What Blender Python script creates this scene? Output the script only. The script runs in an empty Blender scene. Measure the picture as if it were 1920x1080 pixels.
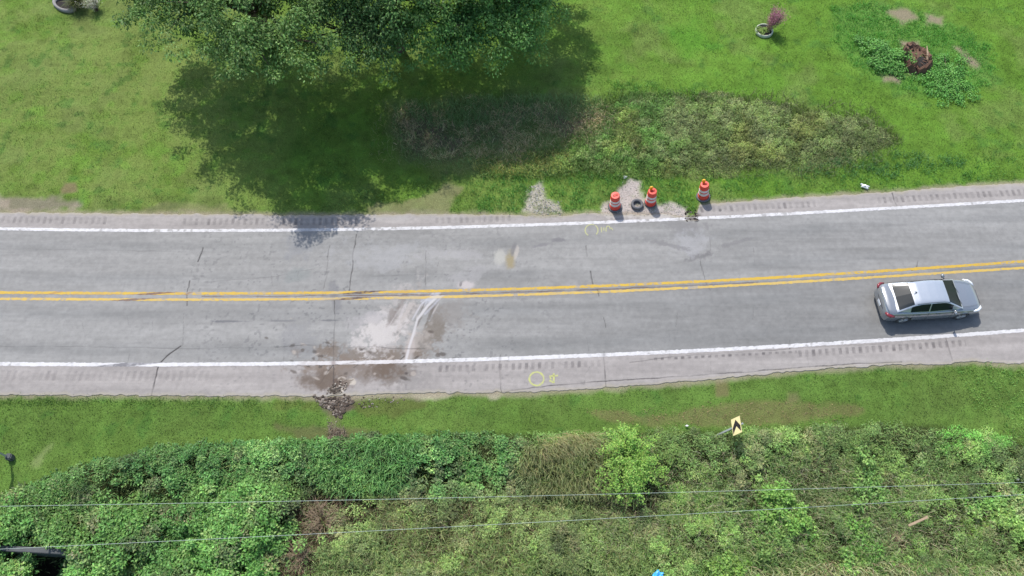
import bpy, bmesh, math, random
import numpy as np
from mathutils import Vector, Matrix

# ------------------------------------------------------------------ camera
TH = math.radians(28.0); DIST = 40.7; FPX = 1600.0
CAM = (0.0, -DIST*math.sin(TH), DIST*math.cos(TH))
S = bpy.context.scene
C = S.collection
cd = bpy.data.cameras.new('camera'); cam = bpy.data.objects.new('camera', cd); C.objects.link(cam)
cam.location = CAM; cam.rotation_euler = (TH, 0, 0)
cd.sensor_width = 36; cd.lens = FPX/1920*36; cd.clip_start = .5; cd.clip_end = 3000
S.camera = cam
# ------------------------------------------------------------------ light
SUNV = Vector((.27, -.62, -1)).normalized()            # direction the light travels
EL = math.asin(-SUNV.z); AZ = math.atan2(-SUNV.x, -SUNV.y)   # compass azimuth of the sun
w = bpy.data.worlds.new('World'); S.world = w; w.use_nodes = True
nt = w.node_tree; bg = nt.nodes['Background']
sky = nt.nodes.new('ShaderNodeTexSky'); sky.sky_type = 'NISHITA'; sky.sun_disc = False
sky.sun_elevation = EL; sky.sun_rotation = AZ; sky.air_density = 1.2; sky.dust_density = 1.5
nt.links.new(sky.outputs[0], bg.inputs[0]); bg.inputs[1].default_value = .15
sd = bpy.data.lights.new('sun', 'SUN'); so = bpy.data.objects.new('sun', sd); C.objects.link(so)
sd.energy = 3.4; sd.angle = math.radians(.6); sd.color = (1, .96, .9)
so.rotation_euler = SUNV.to_track_quat('-Z', 'Y').to_euler(); so.location = (0, 0, 60)
S.view_settings.view_transform = 'Standard'; S.view_settings.look = 'None'
S.view_settings.gamma = 1; S.view_settings.use_curve_mapping = False
S.view_settings.exposure = .50
S.render.engine = 'CYCLES'
S.cycles.max_bounces = 6; S.cycles.diffuse_bounces = 3; S.cycles.transmission_bounces = 3
S.cycles.transparent_max_bounces = 4; S.cycles.caustics_reflective = False

rng = np.random.default_rng(7)
random.seed(5)

# ------------------------------------------------------------------ helpers
def P(px, py, z=0.0):
    "place on the ground for a point of my survey of the photo"
    x = (px-960)/FPX; y = -(py-540)/FPX
    dy = y*math.cos(TH)+math.sin(TH); dz = y*math.sin(TH)-math.cos(TH)
    t = (z-CAM[2])/dz
    return (CAM[0]+x*t, CAM[1]+dy*t)
def V(px, py, z=0.0):
    a = P(px, py, z); return Vector((a[0], a[1], z))
def Q(X, Y):
    "survey coordinates of ground points"
    Y = Y-CAM[1]; Z = -CAM[2]
    y = Y*math.cos(TH)+Z*math.sin(TH); z = -Y*math.sin(TH)+Z*math.cos(TH)
    z = np.minimum(z, -2.0)
    return 960+FPX*X/-z, 540-FPX*y/-z
def lin(c):
    c = np.asarray(c, float)/255.0
    return np.where(c <= .04045, c/12.92, ((c+.055)/1.055)**2.4)
KK = 1.75
def alb(c, k=1.0): return lin(c)/KK*k
def _h(ix, iy, s):
    n = (ix.astype(np.int64)*374761393+iy.astype(np.int64)*668265263+s*1274126177) & 0xffffffff
    n = ((n ^ (n >> 13))*1274126177) & 0xffffffff
    n = ((n ^ (n >> 16))*2246822519) & 0xffffffff
    return ((n ^ (n >> 15)) & 0xffff)/65535.0
def vn(x, y, sc, s=0):
    x = np.asarray(x, float)/sc; y = np.asarray(y, float)/sc
    ix = np.floor(x); iy = np.floor(y); fx = x-ix; fy = y-iy
    fx = fx*fx*(3-2*fx); fy = fy*fy*(3-2*fy)
    a = _h(ix, iy, s); b = _h(ix+1, iy, s); c = _h(ix, iy+1, s); d = _h(ix+1, iy+1, s)
    return (a*(1-fx)+b*fx)*(1-fy)+(c*(1-fx)+d*fx)*fy
def fbm(x, y, sc, s=0, o=4):
    v = 0; a = 1; t = 0
    for i in range(o):
        v = v+a*vn(x, y, sc/2**i, s+i*17); t += a; a *= .55
    return v/t
def sm(a, b, x):
    t = np.clip((x-a)/(b-a), 0, 1); return t*t*(3-2*t)
def poly_sd(x, y, pts):
    "signed distance (inside negative)"
    pts = np.asarray(pts, float); d = np.full(np.shape(x), 1e18); ins = np.zeros(np.shape(x), bool)
    n = len(pts)
    for i in range(n):
        ax, ay = pts[i]; bx, by = pts[(i+1) % n]
        ex, ey = bx-ax, by-ay
        t = np.clip(((x-ax)*ex+(y-ay)*ey)/(ex*ex+ey*ey+1e-9), 0, 1)
        d = np.minimum(d, (x-ax-ex*t)**2+(y-ay-ey*t)**2)
        if ay != by:
            c = ((ay > y) != (by > y)) & (x < (bx-ax)*(y-ay)/(by-ay)+ax)
            ins ^= c
    d = np.sqrt(d); return np.where(ins, -d, d)
def line_d(x, y, pts):
    d = np.full(np.shape(x), 1e18)
    for (ax, ay), (bx, by) in zip(pts[:-1], pts[1:]):
        ex, ey = bx-ax, by-ay
        t = np.clip(((x-ax)*ex+(y-ay)*ey)/(ex*ex+ey*ey+1e-9), 0, 1)
        d = np.minimum(d, (x-ax-ex*t)**2+(y-ay-ey*t)**2)
    return np.sqrt(d)
def mixc(c, t, col):
    t = np.asarray(t)[..., None]; return c*(1-t)+np.asarray(col)*t

def tag(o, label=None, cat=None, group=None, kind=None):
    if label: o['label'] = label
    if cat: o['category'] = cat
    if group: o['group'] = group
    if kind: o['kind'] = kind
    return o
def empty(name, loc, rz=0.0, **k):
    o = bpy.data.objects.new(name, None); C.objects.link(o); o.location = loc
    o.rotation_euler = (0, 0, rz); o.empty_display_size = .3
    return tag(o, **k)
def npmesh(name, verts, faces, mat, parent=None, col=None, smooth=False, mi=None):
    "faces: (M,k) int array"
    verts = np.asarray(verts, np.float32); faces = np.asarray(faces, np.int32)
    me = bpy.data.meshes.new(name); k = faces.shape[1]; M = len(faces)
    me.vertices.add(len(verts)); me.vertices.foreach_set('co', verts.ravel())
    me.loops.add(M*k); me.loops.foreach_set('vertex_index', faces.ravel())
    me.polygons.add(M); me.polygons.foreach_set('loop_start', np.arange(M, dtype=np.int32)*k)
    me.polygons.foreach_set('use_smooth', np.full(M, smooth))
    if mi is not None: me.polygons.foreach_set('material_index', np.asarray(mi, np.int32))
    if col is not None:
        at = me.attributes.new('Col', 'FLOAT_COLOR', 'POINT')
        cc = np.ones((len(verts), 4), np.float32); cc[:, :3] = col
        at.data.foreach_set('color', cc.ravel())
    me.update(calc_edges=True)
    for m in (mat if isinstance(mat, list) else [mat]): me.materials.append(m)
    o = bpy.data.objects.new(name, me); C.objects.link(o)
    if parent: o.parent = parent
    return o
class MB:
    def __init__(s): s.v = []; s.f = []; s.m = []
    def add(s, vs, fs, m=0):
        b = len(s.v); s.v += [tuple(v) for v in vs]; s.f += [tuple(i+b for i in f) for f in fs]; s.m += [m]*len(fs)
    def box(s, c, d, rz=0, m=0, mat=None):
        vs = []
        for x in (-1, 1):
            for y in (-1, 1):
                for z in (-1, 1):
                    p = Vector((x*d[0]/2, y*d[1]/2, z*d[2]/2)); p = (mat if mat else Matrix.Rotation(rz, 3, 'Z')) @ p
                    vs.append(p+Vector(c))
        s.add(vs, [(0, 1, 3, 2), (4, 6, 7, 5), (0, 4, 5, 1), (2, 3, 7, 6), (0, 2, 6, 4), (1, 5, 7, 3)], m)
    def tube(s, pts, rs, n=8, m=0, caps=True):
        pts = [Vector(p) for p in pts]; rings = []
        for i, p in enumerate(pts):
            t = (pts[min(i+1, len(pts)-1)]-pts[max(i-1, 0)]).normalized()
            a = t.orthogonal().normalized() if i == 0 else (prev-t*prev.dot(t)).normalized()
            prev = a; b = t.cross(a)
            r = rs[i] if isinstance(rs, (list, tuple)) else rs
            rings.append([p+(a*math.cos(k*2*math.pi/n)+b*math.sin(k*2*math.pi/n))*r for k in range(n)])
        vs = [v for r in rings for v in r]; fs = []
        for i in range(len(pts)-1):
            for k in range(n): fs.append((i*n+k, i*n+(k+1) % n, (i+1)*n+(k+1) % n, (i+1)*n+k))
        if caps: fs += [tuple(range(n))[::-1], tuple((len(pts)-1)*n+k for k in range(n))]
        s.add(vs, fs, m)
    def lathe(s, prof, n=28, m=0, ms=None, ctr=(0, 0, 0), axis='Z', closed=False):
        vs = []; fs = []; k = len(prof)
        for r, z in prof:
            for j in range(n):
                a = j*2*math.pi/n
                p = (r*math.cos(a), r*math.sin(a), z)
                if axis == 'Y': p = (r*math.cos(a), z, r*math.sin(a))
                vs.append((p[0]+ctr[0], p[1]+ctr[1], p[2]+ctr[2]))
        b = len(s.v); s.v += vs
        rg = k if closed else k-1
        for i in range(rg):
            i2 = (i+1) % k
            for j in range(n):
                s.f.append((b+i*n+j, b+i*n+(j+1) % n, b+i2*n+(j+1) % n, b+i2*n+j)); s.m.append(ms[i] if ms else m)
    def build(s, name, mats, parent=None, smooth=False, bevel=0, angle=None):
        me = bpy.data.meshes.new(name); me.from_pydata(s.v, [], s.f)
        for m in (mats if isinstance(mats, list) else [mats]): me.materials.append(m)
        for p, m in zip(me.polygons, s.m): p.material_index = m; p.use_smooth = smooth
        bm = bmesh.new(); bm.from_mesh(me)
        bmesh.ops.recalc_face_normals(bm, faces=bm.faces)
        if bevel: bmesh.ops.bevel(bm, geom=list(bm.edges), offset=bevel, segments=2, affect='EDGES', clamp_overlap=True)
        if angle:
            for e in bm.edges:
                if len(e.link_faces) == 2 and e.calc_face_angle(0) > angle: e.smooth = False
        bm.to_mesh(me); bm.free()
        o = bpy.data.objects.new(name, me); C.objects.link(o)
        if parent: o.parent = parent
        return o

# ------------------------------------------------------------------ materials
def nodes(name):
    m = bpy.data.materials.new(name); m.use_nodes = True
    return m, m.node_tree, m.node_tree.nodes['Principled BSDF']
def mat_plain(name, col, rough=.6, metal=0, coat=0, var=.12, sc=8, spec=.5, trans=0, bump=0):
    m, t, b = nodes(name)
    tc = t.nodes.new('ShaderNodeTexCoord'); n = t.nodes.new('ShaderNodeTexNoise')
    n.inputs['Scale'].default_value = sc; n.inputs['Detail'].default_value = 5
    t.links.new(tc.outputs['Object'], n.inputs['Vector'])
    mx = t.nodes.new('ShaderNodeMix'); mx.data_type = 'RGBA'
    mx.inputs[6].default_value = (*[c*(1-var) for c in col], 1); mx.inputs[7].default_value = (*[min(1, c*(1+var)) for c in col], 1)
    t.links.new(n.outputs['Fac'], mx.inputs[0]); t.links.new(mx.outputs[2], b.inputs['Base Color'])
    b.inputs['Roughness'].default_value = rough; b.inputs['Metallic'].default_value = metal
    b.inputs['Coat Weight'].default_value = coat; b.inputs['Specular IOR Level'].default_value = spec
    if bump:
        bp = t.nodes.new('ShaderNodeBump'); bp.inputs['Strength'].default_value = bump; bp.inputs['Distance'].default_value = .02
        t.links.new(n.outputs['Fac'], bp.inputs['Height']); t.links.new(bp.outputs[0], b.inputs['Normal'])
    return m
def mat_col(name, rough=.9, nsc=25.0, var=.12, bump=.3, dist=.01, spec=.3, nsc2=None):
    "surface colour held per vertex times fine procedural grain"
    m, t, b = nodes(name)
    at = t.nodes.new('ShaderNodeAttribute'); at.attribute_name = 'Col'
    tc = t.nodes.new('ShaderNodeTexCoord'); n = t.nodes.new('ShaderNodeTexNoise')
    n.inputs['Scale'].default_value = nsc; n.inputs['Detail'].default_value = 6; n.inputs['Roughness'].default_value = .65
    t.links.new(tc.outputs['Object'], n.inputs['Vector'])
    mr = t.nodes.new('ShaderNodeMapRange'); mr.inputs['From Min'].default_value = .3; mr.inputs['From Max'].default_value = .7
    mr.inputs['To Min'].default_value = 1-var; mr.inputs['To Max'].default_value = 1+var
    t.links.new(n.outputs['Fac'], mr.inputs['Value'])
    mx = t.nodes.new('ShaderNodeVectorMath'); mx.operation = 'SCALE'
    t.links.new(at.outputs['Color'], mx.inputs[0]); t.links.new(mr.outputs[0], mx.inputs['Scale'])
    t.links.new(mx.outputs[0], b.inputs['Base Color'])
    bp = t.nodes.new('ShaderNodeBump'); bp.inputs['Strength'].default_value = bump; bp.inputs['Distance'].default_value = dist
    t.links.new(n.outputs['Fac'], bp.inputs['Height']); t.links.new(bp.outputs[0], b.inputs['Normal'])
    b.inputs['Roughness'].default_value = rough; b.inputs['Specular IOR Level'].default_value = spec
    return m
def mat_leaf(name, tr=.25, rough=.55, spec=.3):
    m, t, b = nodes(name)
    at = t.nodes.new('ShaderNodeAttribute'); at.attribute_name = 'Col'
    t.links.new(at.outputs['Color'], b.inputs['Base Color'])
    b.inputs['Roughness'].default_value = rough; b.inputs['Specular IOR Level'].default_value = spec
    tl = t.nodes.new('ShaderNodeBsdfTranslucent'); mx = t.nodes.new('ShaderNodeMixShader')
    g = t.nodes.new('ShaderNodeVectorMath'); g.operation = 'MULTIPLY'; g.inputs[1].default_value = (1.1, 1.12, .85)
    t.links.new(at.outputs['Color'], g.inputs[0]); t.links.new(g.outputs[0], tl.inputs['Color'])
    mx.inputs[0].default_value = tr
    t.links.new(b.outputs[0], mx.inputs[1]); t.links.new(tl.outputs[0], mx.inputs[2])
    t.links.new(mx.outputs[0], t.nodes['Material Output'].inputs['Surface'])
    return m
M_ground = mat_col('ground_soil', .95, 18, .28, .9, .05, .1)
M_road = mat_col('asphalt', .88, 34, .10, .25, .006, .35)
M_paint = mat_col('road_paint', .7, 40, .06, .1, .004, .4)
M_leaf = mat_leaf('leaf'); M_grass = mat_leaf('grass_blade', .3, .6); M_dry = mat_leaf('dry_stalk', .1, .8)
M_bark = mat_plain('bark', (.09, .065, .045), .95, var=.4, sc=14, bump=.8)
M_orange = mat_plain('orange_plastic', (.66, .06, .035), .5, var=.12, sc=6)
M_band = mat_plain('reflective_band', (.62, .56, .52), .35, var=.15, sc=9)
M_rubber = mat_plain('rubber', (.05, .05, .052), .85, var=.35, sc=12, bump=.2)
M_tyregrey = mat_plain('weathered_rubber', (.11, .11, .115), .9, var=.35, sc=9, bump=.3)
M_amber = mat_plain('amber_lens', (.85, .38, .03), .25, var=.1)
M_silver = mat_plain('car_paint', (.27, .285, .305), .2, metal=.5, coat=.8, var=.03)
M_roofsky = mat_plain('roof_painted_sky', (.42, .45, .49), .18, metal=.4, coat=.8, var=.03)  # body paint made paler, the sky's reflection put into the colour
M_glass = mat_plain('car_glass', (.010, .016, .020), .16, spec=.25, var=.1)
M_dark = mat_plain('dark_trim', (.02, .02, .022), .6, var=.2)
M_rim = mat_plain('alloy_rim', (.42, .43, .45), .35, metal=.7, var=.08)
M_red = mat_plain('tail_lens', (.20, .02, .03), .2, var=.1, coat=.4)
M_lamp = mat_plain('head_lens', (.7, .72, .75), .12, var=.05, coat=.5)
M_plate = mat_plain('plate', (.6, .62, .66), .5, var=.1)
M_galv = mat_plain('galvanised', (.42, .44, .44), .5, metal=.5, var=.15, sc=15)
M_signy = mat_plain('sign_yellow', (.74, .62, .32), .45, var=.1, sc=5)
M_signk = mat_plain('sign_black', (.02, .015, .018), .5, var=.2)
M_white = mat_plain('white_plastic', (.72, .72, .70), .6, var=.12, sc=10)
M_whitewash = mat_plain('whitewash', (.42, .45, .35), .85, var=.3, sc=9, bump=.3)
M_blue = mat_plain('blue_plastic', (.06, .38, .72), .4, var=.35, sc=12)
M_conc = mat_plain('concrete', (.22, .21, .2), .9, var=.25, sc=5, bump=.4)
M_grey = mat_plain('grey_concrete', (.075, .08, .08), .9, var=.35, sc=4, bump=.4)
M_wood = mat_plain('dead_wood', (.30, .22, .14), .9, var=.35, sc=7, bump=.5)
M_woodred = mat_plain('rotten_wood', (.115, .062, .04), .95, var=.5, sc=6, bump=.9)
M_char = mat_plain('dark_soil_and_hole', (.02, .016, .014), .98, var=.5, sc=9, bump=.8)  # planter soil, also the painted dark of the stump's hole
M_wire = mat_plain('wire_aluminium', (.36, .42, .38), .5, metal=.2, var=.1)
M_rubble = mat_col('rubble_stone', .95, 22, .2, .5, .02)

# ------------------------------------------------------------------ the road's lines (world y as a function of x)
def curve(pts, deg=4):
    a = np.array([P(*p) for p in pts]); c = np.polyfit(a[:, 0]/25, a[:, 1], deg)
    dc = np.polyder(c); x0, x1 = a[:, 0].min(), a[:, 0].max()
    def f(x):
        x = np.asarray(x, float); xc = np.clip(x, x0, x1)
        return np.polyval(c, xc/25)+np.polyval(dc, xc/25)/25*(x-xc)
    return f
def pline(pts):
    a = np.array([P(*p) for p in pts]); a = a[np.argsort(a[:, 0])]
    s0 = (a[1, 1]-a[0, 1])/(a[1, 0]-a[0, 0]); s1 = (a[-1, 1]-a[-2, 1])/(a[-1, 0]-a[-2, 0])
    return lambda x: np.interp(x, a[:, 0], a[:, 1])
f_top = curve([(0, 430), (300, 433), (520, 433), (640, 432), (880, 425.5), (1060, 420), (1380, 408), (1529, 399), (1700, 389), (1920, 377)])
f_y1 = curve([(0, 550), (300, 552.5), (520, 551), (725, 549), (881, 545.5), (1000, 542), (1120, 538), (1300, 531), (1500, 520), (1600, 512), (1920, 492)])
f_y2 = curve([(0, 562), (300, 563.5), (520, 563.5), (725, 560.5), (881, 556), (1000, 553.5), (1120, 549.5), (1300, 542), (1500, 530), (1600, 523), (1920, 504)])
f_bot = curve([(0, 683), (300, 685), (520, 682.5), (740, 679), (1000, 671.5), (1130, 666), (1400, 655), (1600, 642), (1800, 628), (1920, 621)])
X0, X1 = P(0, 400)[0], P(1920, 343)[0]
_te = pline([(0, 398), (300, 401), (560, 403), (700, 402), (900, 402), (985, 405), (1060, 404), (1100, 400), (1150, 402), (1250, 402), (1285, 410), (1302, 410), (1312, 384), (1400, 377), (1529, 368), (1669, 360), (1790, 351), (1920, 342)])
_be = pline([(0, 742), (300, 743.5), (560, 745), (640, 744), (720, 740), (800, 738), (1000, 737), (1100, 731), (1235, 721), (1400, 707), (1510, 696), (1640, 687), (1760, 684), (1920, 671)])
XL, XR = -24.0, 25.5
def f_te(x):
    x = np.asarray(x, float)
    o = sm(XL-2, XL, x)*(1-sm(XR, XR+2, x))
    return o*_te(x)+(1-o)*(f_top(x)+1.0)
def f_be(x):
    x = np.asarray(x, float)
    a = _be(np.clip(x, XL, 23)); o = sm(XL-2, XL, x)*(1-sm(21, 23, x))
    return o*a+(1-o)*(f_bot(x)-1.65)
def d_road(x, y):
    "metres outside the pavement (negative on it)"
    return np.maximum(y-f_te(x), f_be(x)-y)

# ------------------------------------------------------------------ ground colours and heights
BR = [(-400, 1010), (0, 938), (60, 908), (150, 872), (300, 838), (520, 826), (700, 817), (900, 812), (1100, 814), (1300, 806), (1600, 796), (1750, 794), (1850, 806), (1935, 835), (2300, 900)]
def brush_sd(px, py):
    "survey units below the upper edge of the lower brush (positive inside)"
    b = np.array(BR, float); return py-np.interp(px, b[:, 0], b[:, 1])
TOPW = [(1130, 195), (1180, 175), (1270, 178), (1400, 182), (1520, 205), (1610, 225), (1670, 245), (1690, 262), (1640, 285), (1560, 300), (1430, 318), (1340, 328), (1230, 330), (1150, 320), (1040, 330), (960, 335), (900, 322), (1000, 300), (1090, 270), (1140, 235)]
DEAD = [(740, 205), (860, 190), (1000, 182), (1110, 195), (1160, 215), (1135, 250), (1080, 275), (1010, 295), (930, 312), (850, 308), (765, 296), (735, 250)]
PITW = [(1600, 60), (1680, 62), (1755, 75), (1820, 100), (1860, 140), (1840, 172), (1760, 180), (1700, 160), (1650, 140), (1600, 95)]
HOLLOW = [(52, 1042), (130, 1040), (140, 1120), (40, 1120)]
def ground_z(x, y):
    px, py = Q(x, y)
    d = d_road(x, y)
    z = (fbm(x, y, 2.2, 3)-.5)*.10+(fbm(x, y, .35, 9, 2)-.5)*.03+.02
    z = z*sm(0, .8, d)+.015*(1-sm(0, .8, d))
    z = z-.35*sm(10, -50, poly_sd(px, py, DEAD)+18*(fbm(x, y, 1.5, 88)-.5))
    z = z-.55*sm(0, 120, brush_sd(px, py))*(x < 60)*(x > -60)
    z = z-.9*sm(14, -14, poly_sd(px, py, HOLLOW))
    z = np.where(d < .25, np.minimum(z, .012), z); z = np.where(d < -.32, np.minimum(z, -.12), z)
    return z
def ground_col(x, y):
    px, py = Q(x, y); sh = np.shape(x)
    n1 = fbm(x, y, 7, 1); n2 = fbm(x, y, 1.6, 2); n3 = fbm(x, y, .45, 4); st = fbm(x*.25, y*1.6, 1.0, 6)
    c = np.broadcast_to(alb((114, 152, 62)), sh+(3,)).copy()
    c = mixc(c, sm(.42, .68, n1), alb((128, 160, 76)))
    c = mixc(c, sm(.5, .75, n2)*.6, alb((98, 140, 56)))
    left = 1-sm(330, 560, px+60*(n2-.5))
    c = mixc(c, left*.7*(py < 450)*sm(.3, .6, n2+.25*(n1-.5)+.1), alb((140, 162, 88)))
    c = mixc(c, sm(.52, .66, n3)*.35, alb((88, 130, 52)))
    c = mixc(c, sm(.56, .7, fbm(x, y, .9, 31))*.4, alb((124, 176, 68)))
    right = sm(1080, 1250, px)*(py < 420)
    c = mixc(c, right*.5, alb((110, 162, 56)))
    low = (py > 640)
    c = mixc(c, low*.65, alb((104, 140, 68)))
    c = mixc(c, sm(.55, .75, fbm(x, y, 2.6, 33))*.45*(py < 450), alb((132, 152, 88)))
    c = mixc(c, sm(.64, .74, fbm(x, y, .7, 34))*.5, alb((84, 134, 60)))
    c = c*(1+.30*(st-.5)[..., None])*(1+.7*(n3-.5)[..., None])
    # bright weeds ring, pale soil around the stump
    def soft(pts, wd=10, amp=14, s=50): return sm(wd, -wd, poly_sd(px, py, pts)+amp*(fbm(x, y, .8, s)-.5)*2)
    c = mixc(c, soft([(1240, 60), (1300, 40), (1345, 85), (1290, 110)], 16)*.5, alb((96, 168, 52)))
    c = mixc(c, soft([(1560, 20), (1640, 5), (1760, 30), (1850, 90), (1870, 150), (1800, 185), (1700, 170), (1610, 130), (1560, 80)], 16)*.55, alb((106, 164, 76)))
    for pts, a in (([(1665, 20), (1700, 15), (1720, 35), (1690, 45)], .8), ([(1735, 25), (1770, 30), (1765, 48), (1738, 44)], .8),
                   ([(1688, 78), (1722, 80), (1735, 120), (1715, 142), (1690, 135)], .9), ([(1650, 140), (1690, 145), (1685, 158), (1655, 155)], .9),
                   ([(1785, 88), (1800, 90), (1840, 120), (1838, 135), (1815, 125)], .85)):
        c = mixc(c, soft(pts, 6, 8, 51)*a, alb((168, 152, 136)))
    # bare pale dirt beside the road
    for pts, a, col in (([(-60, 366), (60, 368), (150, 374), (160, 392), (60, 400), (-60, 400)], .9, (176, 166, 150)),
                        ([(270, 388), (330, 378), (430, 392), (440, 402), (240, 402)], .55, (150, 146, 112)),
                        ([(120, 343), (142, 343), (142, 358), (120, 358)], .7, (150, 130, 108)),
                        ([(690, 388), (760, 380), (840, 345), (868, 352), (840, 400), (690, 404)], .55, (160, 150, 122)),
                        ([(990, 360), (1012, 348), (1022, 372), (1052, 378), (1055, 398), (1010, 404), (985, 394)], .85, (206, 200, 190)),
                        ([(1130, 380), (1150, 372), (1168, 345), (1180, 334), (1196, 345), (1205, 372), (1230, 380), (1285, 392), (1285, 412), (1120, 414)], .95, (212, 206, 200)),
                        ([(1140, 205), (1190, 210), (1205, 228), (1170, 238), (1140, 225)], .8, (178, 160, 138)),
                        ([(1100, 772), (1180, 776), (1300, 766), (1440, 754), (1560, 756), (1620, 768), (1560, 788), (1380, 796), (1220, 800)], .45, (138, 122, 92)),
                        ([(520, 800), (610, 796), (700, 806), (660, 830), (560, 832)], .5, (120, 104, 86)),
                        ([(596, 742), (650, 740), (660, 764), (640, 776), (606, 770)], .95, (112, 100, 92)), ([(618, 796), (644, 800), (654, 828), (632, 866), (616, 870), (610, 825)], .85, (138, 124, 116)), ([(618, 770), (640, 772), (640, 800), (620, 800)], .5, (130, 120, 96)), ([(655, 742), (800, 738), (960, 737), (960, 742), (800, 745), (655, 749)], .8, (200, 194, 172)), ([(60, 868), (98, 828), (104, 830), (70, 872)], .5, (160, 176, 120)),
                        ([(660, 745), (760, 742), (800, 760), (740, 790), (670, 772)], .45, (104, 96, 62)),
                        ([(1345, 716), (1362, 716), (1362, 740), (1345, 742)], .6, (140, 124, 96)), ([(1478, 738), (1495, 736), (1498, 750), (1482, 752)], .5, (140, 130, 100)),
                        ([(520, 735), (600, 740), (600, 775), (520, 765)], .3, (110, 96, 60))):
        c = mixc(c, soft(pts, 6, 13, 61)*a, alb(col)*(1+.3*(n3-.5))[..., None])
    d = d_road(x, y)
    e = sm(.30, -.05, d+.35*(fbm(x, y, .5, 77)-.5))
    c = mixc(c, e*.75, alb((176, 168, 146)))
    e2 = sm(.9, .2, np.abs(d-.55))*sm(.45, .6, fbm(x, y, .8, 78))*(py < 450)*(px < 420)
    c = mixc(c, e2*.35, alb((80, 105, 52)))
    c = mixc(c, sm(30, -24, poly_sd(px, py, DEAD)+90*(n2-.5))*(.35+.6*sm(.35, .6, n2)), alb((134, 122, 104)))
    c = mixc(c, sm(8, -8, poly_sd(px, py, TOPW))*.7, alb((70, 84, 44)))
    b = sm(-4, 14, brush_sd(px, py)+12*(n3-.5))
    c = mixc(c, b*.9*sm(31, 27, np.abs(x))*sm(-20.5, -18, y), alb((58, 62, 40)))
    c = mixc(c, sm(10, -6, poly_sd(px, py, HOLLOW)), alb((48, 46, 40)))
    c = c*(.95*(.88+.24*fbm(x, y, 3.5, 91)))[..., None]*np.array([1.08, 1.0, 1.0])
    return np.clip(c, .004, .8)

def axis_coords(a, b, st, far, grow=1.22):
    v = list(np.arange(a, b, st)); s = st; hi = v[-1]
    while hi < far: s *= grow; hi += s; v.append(hi)
    s = st; lo = v[0]; L = []
    while lo > -far: s *= grow; lo -= s; L.append(lo)
    return np.array(L[::-1]+v)
def grid_faces(nx, ny):
    i = np.arange(nx-1)[:, None]*ny+np.arange(ny-1)[None, :]
    i = i.ravel(); return np.stack([i, i+ny, i+ny+1, i+1], 1)
gx = axis_coords(-32, 32, .085, 700); gy = axis_coords(-17, 24, .085, 700)
GX, GY = np.meshgrid(gx, gy, indexing='ij'); GX = GX.ravel(); GY = GY.ravel()
gv = np.stack([GX, GY, ground_z(GX, GY)], 1)
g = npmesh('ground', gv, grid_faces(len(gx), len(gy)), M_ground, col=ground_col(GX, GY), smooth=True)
tag(g, kind='structure')

# ------------------------------------------------------------------ road
rx = np.concatenate([-np.geomspace(33, 420, 30)[::-1], np.arange(-32.5, 32.5, .035), np.geomspace(33, 420, 30)])
NV = 330
tt = np.linspace(0, 1, NV)
RX = np.repeat(rx, NV); TT = np.tile(tt, len(rx))
jag = lambda x, s: (fbm(x, x*0+3.3, .35, s, 3)-.5)*.20
yb = f_be(RX)+jag(RX, 90); yt = f_te(RX)+jag(RX, 95)
RY = yb+(yt-yb)*TT
px, py = Q(RX, RY)
def rz_at(x, y):
    c = (f_y1(x)+f_y2(x))/2
    return .03+.06*(1-np.clip(np.abs(y-c)/5.3, 0, 1)**1.5)
RZ = rz_at(RX, RY)
n1 = fbm(RX, RY, 3, 11); n2 = fbm(RX, RY, .7, 12); n3 = fbm(RX, RY, .16, 13, 3); stx = fbm(RX*.06, RY, .35, 14); st2 = fbm(RX*.12, RY, .12, 15, 3)
yc = (f_y1(RX)+f_y2(RX))/2; dt = f_top(RX)-RY; db = RY-f_bot(RX)
shoulder = (dt < 0) | (db < 0)
c = np.broadcast_to(alb((166, 165, 164)), RX.shape+(3,)).copy()
c = mixc(c, shoulder*1.0, alb((178, 172, 170)))
rl = (~shoulder) & (RY < yc)
c = mixc(c, rl*sm(650, 1500, px)*.7, alb((140, 140, 140)))
c = mixc(c, (~shoulder)*(RY > yc)*sm(1100, 1500, px)*.4, alb((153, 153, 153)))
# wheel paths and long streaks
for off, a in ((.95, .5), (2.75, .5)):
    for sgn in (1, -1):
        d_ = np.abs((RY-yc)*sgn-off)
        c = mixc(c, (~shoulder)*sm(.55, .0, d_)*a*(.35+.65*sm(.3, .7, n1)), alb((138, 139, 140)))
c = c*(1+.40*(stx-.5)[:, None])*(1+.18*(st2-.5)[:, None])*(1+.14*(n2-.5)[:, None])*(1+.26*(n3-.5)[:, None])
# pitting and dark speckle
sp = sm(.66, .76, fbm(RX, RY, .14, 21, 2))
pit = .6*sm(230, 0, poly_sd(px, py, [(470, 560), (880, 575), (880, 670), (560, 700)]))*.5+.05*(~shoulder)+.06
c = mixc(c, sp*pit*sm(.35, .65, n2), alb((98, 98, 102)))
GRIT = fbm(RX, RY, .11, 140, 3)
def blob(cx, cy, rx_, ry_, rot, col, a, s, nz=.9, hard=.5):
    global c
    r = math.radians(rot); dx = px-cx; dy = py-cy
    u = (dx*math.cos(r)+dy*math.sin(r))/rx_; v = (-dx*math.sin(r)+dy*math.cos(r))/ry_
    q = np.sqrt(u*u+v*v)+nz*(fbm(RX, RY, .55, s)-.5)*1.6+nz*(GRIT-.5)*1.0
    c = mixc(c, sm(1.0+hard/2, 1.0-hard, q)*a*(.55+.9*sm(.3, .7, n2))*1.0, alb(col)*.97) if 0 else mixc(c, np.clip(sm(1.0+hard/2, 1.0-hard, q)*a*(.7+.6*n2+.25*(GRIT-.5)), 0, 1), alb(col))
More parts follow.
